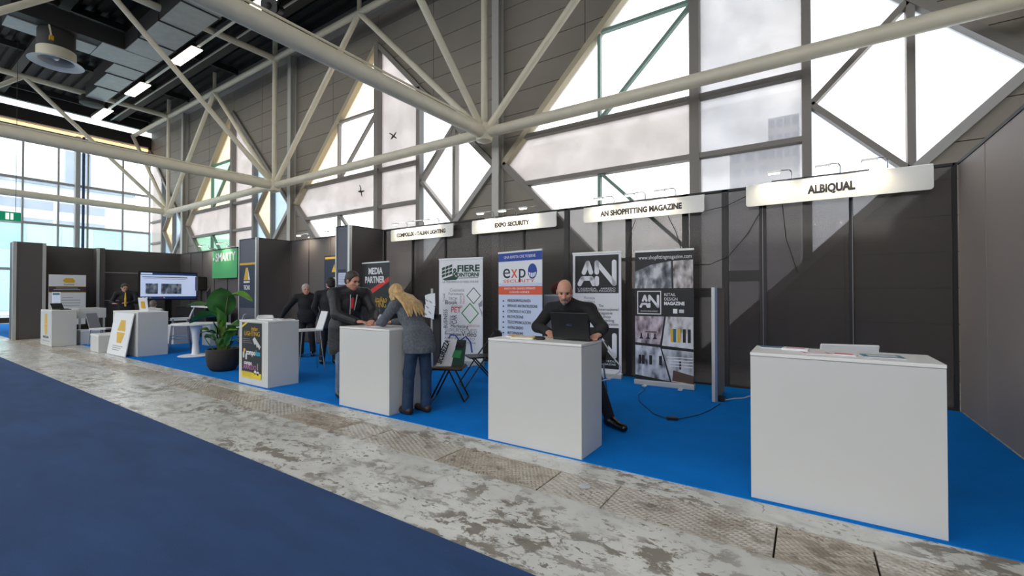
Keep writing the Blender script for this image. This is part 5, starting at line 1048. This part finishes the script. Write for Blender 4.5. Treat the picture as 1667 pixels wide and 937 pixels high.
def person(label, J, hair, top='cloth_black', bottom='cloth_trouser', shoe='leather', skin='skin', h=0.009, hem=0.06, bulk=1.0, extras=None, tb=1.0, legs=True, coat_open=None, facial=None, shirt=None, hair_mat='hair_dark', flare=0.0, hands=True, s=1.0, skirt=None):
    J = {k: v(*a) for k, a in J.items()}; f = unit(J['f']); base = 0.5*(J['aL']+J['aR']); base[2] = 0
    org = v(*base); pt = thing('person', label, 'person', tuple(org))
    def build(nm, prims, m, hh=h):
        me = sdf_mesh(prims, hh); o = obj(nm, me, m, pt); o.location = tuple(-org); return o
    P, C, N, H = J['P'], J['C'], J['N'], J['H']; sL, sR = J['sL'], J['sR']; side = unit(sR-sL); spine = unit(N-P)
    hf, hu = unit(J['hf']), None; hu = unit(v(*J.get('hu', (0,0,1)))); hu = unit(hu-hf*(hu@hf)); hs = np.cross(hf, hu)
    hp = lambda a, b, c: H + hs*a*s + hf*b*s + hu*c*s
    AX = np.stack([hs, hf, hu]); e3 = lambda c, r, k=0.015, cut=False: ell(hp(*c), np.array(r)*s, AX, k, cut)
    hL, hR = P-side*0.075*s, P+side*0.075*s
    tf = unit(f-spine*(f@spine))
    # ---- skin: the whole figure
    B = [cap(P, C, 0.135*s, 0.135*s, 0.05, (tf, 0.68)), cap(C, C+(N-C)*0.6, 0.125*s, 0.07*s, 0.05, (tf, 0.7)), cap(sL, N-spine*0.03, 0.046*s, 0.05*s, 0.03), cap(sR, N-spine*0.03, 0.046*s, 0.05*s, 0.03), cap(N, hp(0,-0.02,-0.06), 0.056*s, 0.056*s, 0.03)]
    for q in 'LR': B += [cap(J['s'+q], J['e'+q], 0.047*s, 0.038*s), cap(J['e'+q], J['w'+q], 0.038*s, 0.026*s), cap(hL if q == 'L' else hR, J['k'+q], 0.078*s, 0.052*s, 0.04), cap(J['k'+q], J['a'+q], 0.05*s, 0.035*s), cap(J['a'+q], J['a'+q]+(J['t'+q]-J['a'+q])*0.7-v(0,0,0.012), 0.030, 0.018)]
    B += [e3((0,-0.012,0.035),(0.075,0.096,0.088)), e3((0,0.022,-0.035),(0.062,0.072,0.078)), e3((0,0.055,-0.088),(0.034,0.034,0.026),0.03), e3((0,0.052,0.026),(0.056,0.040,0.026),0.02),
          cap(hp(0,0.088,0.012), hp(0,0.112,-0.026), 0.0095*s, 0.0125*s, 0.012), e3((0.012,0.096,-0.032),(0.009,0.010,0.008),0.008), e3((-0.012,0.096,-0.032),(0.009,0.010,0.008),0.008), e3((0,0.084,-0.062),(0.024,0.012,0.010),0.010), e3((0.042,0.062,-0.02),(0.022,0.022,0.02),0.02), e3((-0.042,0.062,-0.02),(0.022,0.022,0.02),0.02),
          e3((0.031,0.094,0.008),(0.018,0.020,0.012),0.012,True), e3((-0.031,0.094,0.008),(0.018,0.020,0.012),0.012,True), e3((0.078,-0.008,-0.008),(0.010,0.020,0.032),0.008), e3((-0.078,-0.008,-0.008),(0.010,0.020,0.032),0.008)]
    if hands:
        for q, sd in (('L', 1), ('R', -1)): B += hand(J['w'+q], J['h'+q], J.get('u'+q, (0,0,1)), sd, s, J.get('curl', 0.5))
    body = build('body', B, skin)
    for a in (-1, 1):
        e = MB(); e.ball(tuple(hp(a*0.031,0.078,0.008)-org), 0.0105*s, 10); e.build('eye', 'eye', pt); br = MB().tube([tuple(hp(a*0.016,0.095,0.025)-org), tuple(hp(a*0.034,0.092,0.030)-org), tuple(hp(a*0.050,0.078,0.024)-org)], [0.0055,0.006,0.004], 6); br.build('eyebrow', hair_mat, pt)
    lp_ = MB().tube([tuple(hp(-0.022,0.086,-0.063)-org), tuple(hp(0,0.097,-0.061)-org), tuple(hp(0.022,0.086,-0.063)-org)], [0.003,0.006,0.003], 6); lp_.build('lips', 'lip', pt)
    if facial:
        mo = MB().tube([tuple(hp(-0.032,0.082,-0.068)-org), tuple(hp(-0.018,0.097,-0.049)-org), tuple(hp(0,0.104,-0.047)-org), tuple(hp(0.018,0.097,-0.049)-org), tuple(hp(0.032,0.082,-0.068)-org)], [0.005,0.007,0.007,0.007,0.005], 7); mo.build('moustache', facial, pt)
        go = MB(); go.ball(tuple(hp(0,0.080,-0.097)-org), 0.022*s, 10); go.build('goatee', facial, pt)
    # ---- hair
    if hair == 'short': Hh = [e3((0,-0.018,0.044),(0.085,0.104,0.094)), e3((0,-0.06,-0.01),(0.072,0.058,0.07)), e3((0,0.108,0.0),(0.10,0.086,0.094),0.012,True), e3((0.09,0.04,-0.05),(0.03,0.05,0.06),0.01,True), e3((-0.09,0.04,-0.05),(0.03,0.05,0.06),0.01,True)]
    elif hair == 'full': Hh = [e3((0,-0.015,0.052),(0.089,0.108,0.096)), e3((0,-0.06,-0.012),(0.076,0.062,0.074)), e3((0.0,0.03,0.105),(0.06,0.06,0.03)), e3((0,0.108,-0.02),(0.10,0.080,0.092),0.012,True), e3((0.09,0.045,-0.06),(0.03,0.055,0.06),0.01,True), e3((-0.09,0.045,-0.06),(0.03,0.055,0.06),0.01,True)]
    elif hair == 'fringe': Hh = [e3((0,-0.03,0.0),(0.083,0.090,0.052)), e3((0,-0.045,-0.03),(0.072,0.064,0.045)), e3((0,0.10,0.0),(0.12,0.105,0.12),0.01,True), e3((0,0.0,0.10),(0.14,0.14,0.065),0.01,True)]
    else: Hh = None
    if Hh: build('hair', Hh, hair_mat, min(h, 0.007))
    # ---- upper clothing
    b = bulk; T = [cap(P-spine*hem*0.3, C, 0.150*s*b*tb, 0.158*s*b, 0.05, (tf, 0.74)), cap(C, C+(N-C)*0.62, 0.156*s*b, 0.10*s*b, 0.05, (tf, 0.78)), cap(sL, N-spine*0.02, 0.072*s*b, 0.070*s*b, 0.05), cap(sR, N-spine*0.02, 0.072*s*b, 0.070*s*b, 0.05), cap(P-spine*hem*0.6-v(0,0,hem*0.5), P, (0.158+flare)*s*b*tb, 0.155*s*b*tb, 0.05, (tf, 0.84))]
    T += [cap(N-spine*0.05, N+unit(hp(0,-0.02,-0.06)-N)*0.022, 0.078*s*b, 0.069*s, 0.03)]
    for q in 'LR': T += [cap(J['s'+q], J['e'+q], 0.066*s*b, 0.056*s*b, 0.03), cap(J['e'+q], J['e'+q]+(J['w'+q]-J['e'+q])*0.93, 0.056*s*b, 0.041*s*b, 0.03)]
    T += [cap(hL+spine*0.04, hR+spine*0.04, 0.118*s*b, 0.118*s*b, 0.04), cap(hL-v(0,0,hem*0.9), hR-v(0,0,hem*0.9), (0.112+flare)*s*b, (0.112+flare)*s*b, 0.04), cap(hL, hL-v(0,0,hem*0.9), 0.118*s*b, (0.112+flare)*s*b, 0.04), cap(hR, hR-v(0,0,hem*0.9), 0.118*s*b, (0.112+flare)*s*b, 0.04)] if hem > 0.1 else [cap(hL+spine*0.05, hR+spine*0.05, 0.112*s*b, 0.112*s*b, 0.04)]
    if extras: T += extras
    T += [ell(P-spine*hem*0.6-v(0,0,hem*0.5+0.24), (0.7,0.7,0.19), None, 0.01, True)]
    build('jacket', T, top)
    # ---- trousers and shoes
    L = [cap(hL+spine*0.03, hR+spine*0.03, 0.108*s, 0.108*s, 0.05, (tf, 0.92))]
    for q, hh_ in (('L', hL), ('R', hR)): L += [cap(hh_, J['k'+q], 0.092*s, 0.071*s, 0.035), cap(J['k'+q], J['a'+q]+v(0,0,0.0), 0.069*s, (0.058+flare*0.5)*s, 0.03)]
    L += [ell(J['a'+q]-v(0,0,0.105), (0.2,0.2,0.07), None, 0.01, True) for q in 'LR'] if legs else []
    build('trousers', L, bottom)
    for q in 'LR':
        a, t = J['a'+q], J['t'+q]; d = unit(t-a-v(0,0,(t-a)[2])); z = a[2]-0.045
        hl = v(a[0], a[1], z)-d*0.035; to = v(t[0], t[1], t[2])
        build('shoe', [cap(hl, to, 0.046, 0.040, 0.03), cap(a+v(0,0,0.005), hl+v(0,0,0.01)+d*0.04, 0.045, 0.048, 0.03), cap(a-v(0,0,0.01), (hl+to)/2+v(0,0,0.015), 0.042, 0.040, 0.03), ell((hl+to)/2-v(0,0,0.10+0.03), (0.3,0.3,0.095), None, 0.004, True)], shoe, 0.007)
    if shirt:
        x0 = C+tf*0.105*s; build('shirt', [cap(N+tf*0.045+spine*0.0, C+tf*0.115*s*b, 0.035, 0.022, 0.02, (tf, 0.6)), cap(N-spine*0.01, N+spine*0.025, 0.062*s, 0.058*s, 0.02)], shirt, 0.008)
    return pt, hp, org, build, dict(N=N, C=C, tf=tf, spine=spine, P=P, side=side)
# ---- 1 bald man seated at the laptop
pt, hp, org, bd, X = person('person in a black jacket, bald with grey moustache, seated behind the open laptop', dict(
    f=(0.22,-1,-0.1), P=(-2.12,4.52,0.80), C=(-2.11,4.36,1.14), N=(-2.10,4.25,1.30), H=(-2.095,4.14,1.435), hf=(0.40,-0.84,-0.36), sL=(-1.90,4.33,1.245), sR=(-2.32,4.26,1.245),
    eL=(-1.70,4.18,1.075), eR=(-2.42,4.14,1.06), wL=(-1.62,3.90,1.03), wR=(-2.16,3.92,1.03), hL=(0.05,-1,-0.05), hR=(0.5,-0.6,-0.05),
    kL=(-1.83,4.24,0.66), kR=(-2.32,4.14,0.66), aL=(-1.76,4.52,0.10), aR=(-2.3,4.42,0.34), tL=(-1.56,4.40,0.05), tR=(-2.3,4.22,0.28)),
    'fringe', 'cloth_black', 'cloth_trouser', skin='skin_ruddy', h=0.008, bulk=1.08, hair_mat='hair_saltpepper', facial='hair_saltpepper', hem=0.05)
bd('collar', [cap(X['N']+X['side']*0.07+X['tf']*0.01, X['C']+X['tf']*0.125+X['side']*0.02+X['spine']*0.06, 0.022, 0.016, 0.01), cap(X['N']-X['side']*0.07+X['tf']*0.01, X['C']+X['tf']*0.125-X['side']*0.02+X['spine']*0.06, 0.022, 0.016, 0.01), cap(X['N']+X['side']*0.06-X['tf']*0.05+X['spine']*0.02, X['N']-X['side']*0.06-X['tf']*0.05+X['spine']*0.02, 0.022, 0.022, 0.01)], 'cloth_suit', 0.007)
# ---- 2 man in the dark parka
pt, hp, org, bd, X = person('person in a dark padded parka and light jeans, leaning on the counter', dict(
    f=(0.95,-0.28,0), P=(-5.30,3.84,0.94), C=(-5.24,3.83,1.27), N=(-5.17,3.82,1.46), H=(-5.10,3.79,1.585), hf=(0.94,0.10,-0.30), sL=(-5.14,4.03,1.41), sR=(-5.26,3.62,1.41),
    eL=(-4.98,4.05,1.15), eR=(-5.12,3.56,1.14), wL=(-4.78,3.86,1.055), wR=(-4.86,3.68,1.055), hL=(0.6,-0.7,-0.1), hR=(0.8,0.35,-0.05),
    kL=(-5.32,3.95,0.50), kR=(-5.24,3.72,0.50), aL=(-5.40,3.98,0.095), aR=(-5.27,3.72,0.095), tL=(-5.23,3.93,0.045), tR=(-5.11,3.66,0.045)),
    'short', 'cloth_parka', 'jeans_light', shoe='leather', skin='skin_ruddy', h=0.008, bulk=1.22, hem=0.27, hair_mat='hair_brown', shirt='charcoal', tb=1.12)
hood = [ell(X['N']-X['tf']*0.07-X['spine']*0.01, (0.13,0.13,0.075)), cap(X['N']+X['side']*0.10, X['N']-X['side']*0.10, 0.05, 0.05)]
bd('hood', hood, 'cloth_parka')
o = X['N']+X['tf']*0.10-X['spine']*0.03-org; q = X['C']+X['tf']*0.155-X['spine']*0.10-org; mid = X['C']+X['tf']*0.165+X['spine']*0.06-org
MB().tube([tuple(o+X['side']*0.045+X['tf']*0.02), tuple(mid+X['side']*0.035), tuple(q+X['side']*0.02)], 0.006, 6).build('drawstring', 'light_grey', pt); MB().tube([tuple(o-X['side']*0.045+X['tf']*0.02), tuple(mid-X['side']*0.035), tuple(q+X['spine']*0.06-X['side']*0.03)], 0.006, 6).build('drawstring', 'light_grey', pt)
bd('scarf', [cap(X['N']+X['tf']*0.08-X['spine']*0.05, X['C']+X['tf']*0.150+X['spine']*0.0, 0.020, 0.026)], 'red_print', 0.007)
# ---- 3 blonde woman
pt, hp, org, bd, X = person('person with long blonde hair, grey wool jacket and blue jeans, bending over the counter', dict(
    f=(-0.95,0.2,-0.25), P=(-3.86,3.80,0.90), C=(-4.03,3.82,1.17), N=(-4.17,3.83,1.315), H=(-4.29,3.84,1.40), hf=(-0.80,0.22,-0.55), hu=(-0.35,0,0.9), sL=(-4.12,3.65,1.27), sR=(-4.09,4.00,1.27),
    eL=(-4.27,3.60,1.075), eR=(-4.25,4.03,1.075), wL=(-4.49,3.72,1.05), wR=(-4.46,3.92,1.05), hL=(-0.8,0.5,-0.1), hR=(-0.9,-0.3,-0.1),
    kL=(-3.92,3.70,0.48), kR=(-3.82,3.88,0.48), aL=(-3.90,3.66,0.095), aR=(-3.80,3.86,0.095), tL=(-4.06,3.68,0.045), tR=(-3.96,3.88,0.045)),
    'full', 'cloth_wool', 'jeans', shoe='leather_brown', h=0.008, bulk=1.0, hem=0.13, hair_mat='hair_blonde', flare=0.02, s=0.95)
Hs = []
rnd = random.Random(5)
for k in range(16):
    a = (k/15-0.5)*2; st_ = hp(a*0.07, -0.055+0.03*abs(a), 0.02-0.02*abs(a)); m1 = X['N']+X['side']*a*0.11-X['tf']*(0.10-0.02*abs(a))+X['spine']*0.02; m2 = X['C']+X['side']*a*0.13-X['tf']*(0.15-0.03*abs(a))+X['spine']*(0.05+0.02*rnd.random()); e2 = m2-X['spine']*(0.10+0.06*rnd.random())-v(0,0,0.03)+X['side']*0.02*rnd.uniform(-1,1)
    Hs += [cap(st_, m1, 0.022, 0.022, 0.008), cap(m1, m2, 0.022, 0.019, 0.008), cap(m2, e2, 0.019, 0.008, 0.006)]
for sd in (-1, 1):
    for k in range(4): st_ = hp(sd*0.08, 0.02-0.02*k, 0.0); m1 = X['N']+X['side']*sd*0.12*(-1)+X['tf']*(0.02-0.03*k)-v(0,0,0.02); Hs += [cap(st_, X['N']+np.cross(X['tf'],X['spine'])*0 + (hp(sd*0.10,-0.01-0.02*k,-0.12)-X['N']), 0.02, 0.017, 0.008), cap(hp(sd*0.10,-0.01-0.02*k,-0.12), hp(sd*0.115,-0.02-0.02*k,-0.26), 0.018, 0.008, 0.006)]
bd('long_hair', [e for e in Hs if np.linalg.norm(e[1]-e[2]) < 0.6], 'hair_blonde', 0.007)
# ---- 4 white-haired man in black
person('person with short white hair in a black pullover, standing beside the bar stool', dict(
    f=(0.75,-0.65,0), P=(-9.390,5.780,0.90), C=(-9.390,5.780,1.20), N=(-9.380,5.770,1.38), H=(-9.370,5.740,1.50), hf=(0.93,-0.35,-0.05), sL=(-9.230,5.940,1.32), sR=(-9.550,5.620,1.32),
    eL=(-9.150,6.020,1.06), eR=(-9.730,5.500,1.08), wL=(-9.090,5.960,0.82), wR=(-9.810,5.400,0.84), hL=(0.2,-0.3,-1), hR=(0,-0.2,-1), uL=(0.7,0.7,0), uR=(-0.7,-0.7,0),
    kL=(-9.330,5.860,0.48), kR=(-9.480,5.700,0.48), aL=(-9.350,5.900,0.10), aR=(-9.490,5.700,0.10), tL=(-9.210,5.800,0.045), tR=(-9.350,5.580,0.045)),
    'short', 'cloth_black', 'cloth_trouser', skin='skin_ruddy', h=0.011, bulk=1.14, hem=0.08, hair_mat='hair_grey', shirt='shirt_grey')
# ---- 5 man in dark suit, back turned
person('person in a dark suit seen from behind, talking with the white-haired person', dict(
    f=(-0.75,0.65,0), P=(-8.010,5.400,0.93), C=(-8.010,5.410,1.26), N=(-8.010,5.420,1.45), H=(-8.030,5.440,1.60), hf=(-0.9,0.2,-0.05), sL=(-8.150,5.260,1.40), sR=(-7.870,5.580,1.40),
    eL=(-8.230,5.220,1.14), eR=(-7.770,5.660,1.14), wL=(-8.210,5.340,0.92), wR=(-7.860,5.720,0.92), hL=(0,0.2,-1), hR=(-0.2,0.2,-1), uL=(-0.6,-0.6,0), uR=(0.6,0.6,0),
    kL=(-8.090,5.340,0.50), kR=(-7.940,5.500,0.50), aL=(-8.090,5.300,0.10), aR=(-7.910,5.480,0.10), tL=(-8.250,5.380,0.045), tR=(-8.070,5.580,0.045)),
    'full', 'cloth_suit', 'cloth_suit', h=0.011, bulk=1.04, hem=0.15, hair_mat='hair_dark', shirt='shirt_white')
# ---- 6 man in suit and yellow tie
pt, hp, org, bd, X = person('person in a dark suit with a yellow tie, standing behind the wide counter', dict(
    f=(0.9,-0.4,0), P=(-17.95,4.95,0.93), C=(-17.95,4.94,1.26), N=(-17.94,4.93,1.46), H=(-17.90,4.88,1.59), hf=(0.95,0.1,-0.4), sL=(-17.84,5.13,1.41), sR=(-18.04,4.73,1.41),
    eL=(-17.68,5.12,1.15), eR=(-18.06,4.62,1.15), wL=(-17.55,4.86,1.12), wR=(-17.78,4.58,1.10), hL=(0.5,-0.8,0.1), hR=(0.9,0.2,0.1),
    kL=(-17.88,5.02,0.50), kR=(-18.02,4.88,0.50), aL=(-17.9,5.04,0.10), aR=(-18.04,4.86,0.10), tL=(-17.74,4.94,0.045), tR=(-17.88,4.76,0.045)),
    'short', 'cloth_suit', 'cloth_suit', h=0.012, bulk=1.04, hem=0.15, hair_mat='hair_brown', shirt='shirt_white')
o = X['N']+X['tf']*0.09-X['spine']*0.02; bd('tie', [cap(o, X['C']+X['tf']*0.15-X['spine']*0.02, 0.018, 0.028, 0.01, (X['tf'], 0.5)), cap(X['C']+X['tf']*0.15-X['spine']*0.02, X['P']+X['tf']*0.15+X['spine']*0.1, 0.028, 0.03, 0.01, (X['tf'], 0.5))], 'gold_print', 0.009)
# ---- 7 grey-haired man seated, back turned
person('person in a pale grey shirt seen from behind, seated facing the screen', dict(
    f=(-0.75,0.65,0), P=(-16.48,5.10,0.48), C=(-16.50,5.14,0.76), N=(-16.53,5.17,0.94), H=(-16.55,5.20,1.075), hf=(-0.8,0.6,-0.05), sL=(-16.66,5.00,0.89), sR=(-16.38,5.32,0.89),
    eL=(-16.82,5.02,0.66), eR=(-16.36,5.46,0.66), wL=(-16.92,5.24,0.60), wR=(-16.56,5.54,0.60), hL=(-0.7,0.6,-0.1), hR=(-0.7,0.6,-0.1),
    kL=(-16.92,5.34,0.52), kR=(-16.74,5.54,0.52), aL=(-16.90,5.32,0.10), aR=(-16.72,5.52,0.10), tL=(-17.04,5.44,0.045), tR=(-16.86,5.64,0.045)),
    'short', 'shirt_grey', 'cloth_trouser', h=0.012, bulk=1.06, hem=0.05, hair_mat='hair_saltpepper')
st_ = thing('visitor_chair', 'white chair under the seated person facing the screen', 'chair', (-16.48, 5.10, 0.007), -0.7)
MB().box(-0.22, 0.22, -0.22, 0.22, 0.36, 0.40).build('seat', 'white_plastic', st_)
for i in (-1, 1):
    for j in (-1, 1): MB().tube([(i*0.19, j*0.19, 0.36), (i*0.21, j*0.21, 0)], 0.012, 6).build('leg', 'chrome', st_)
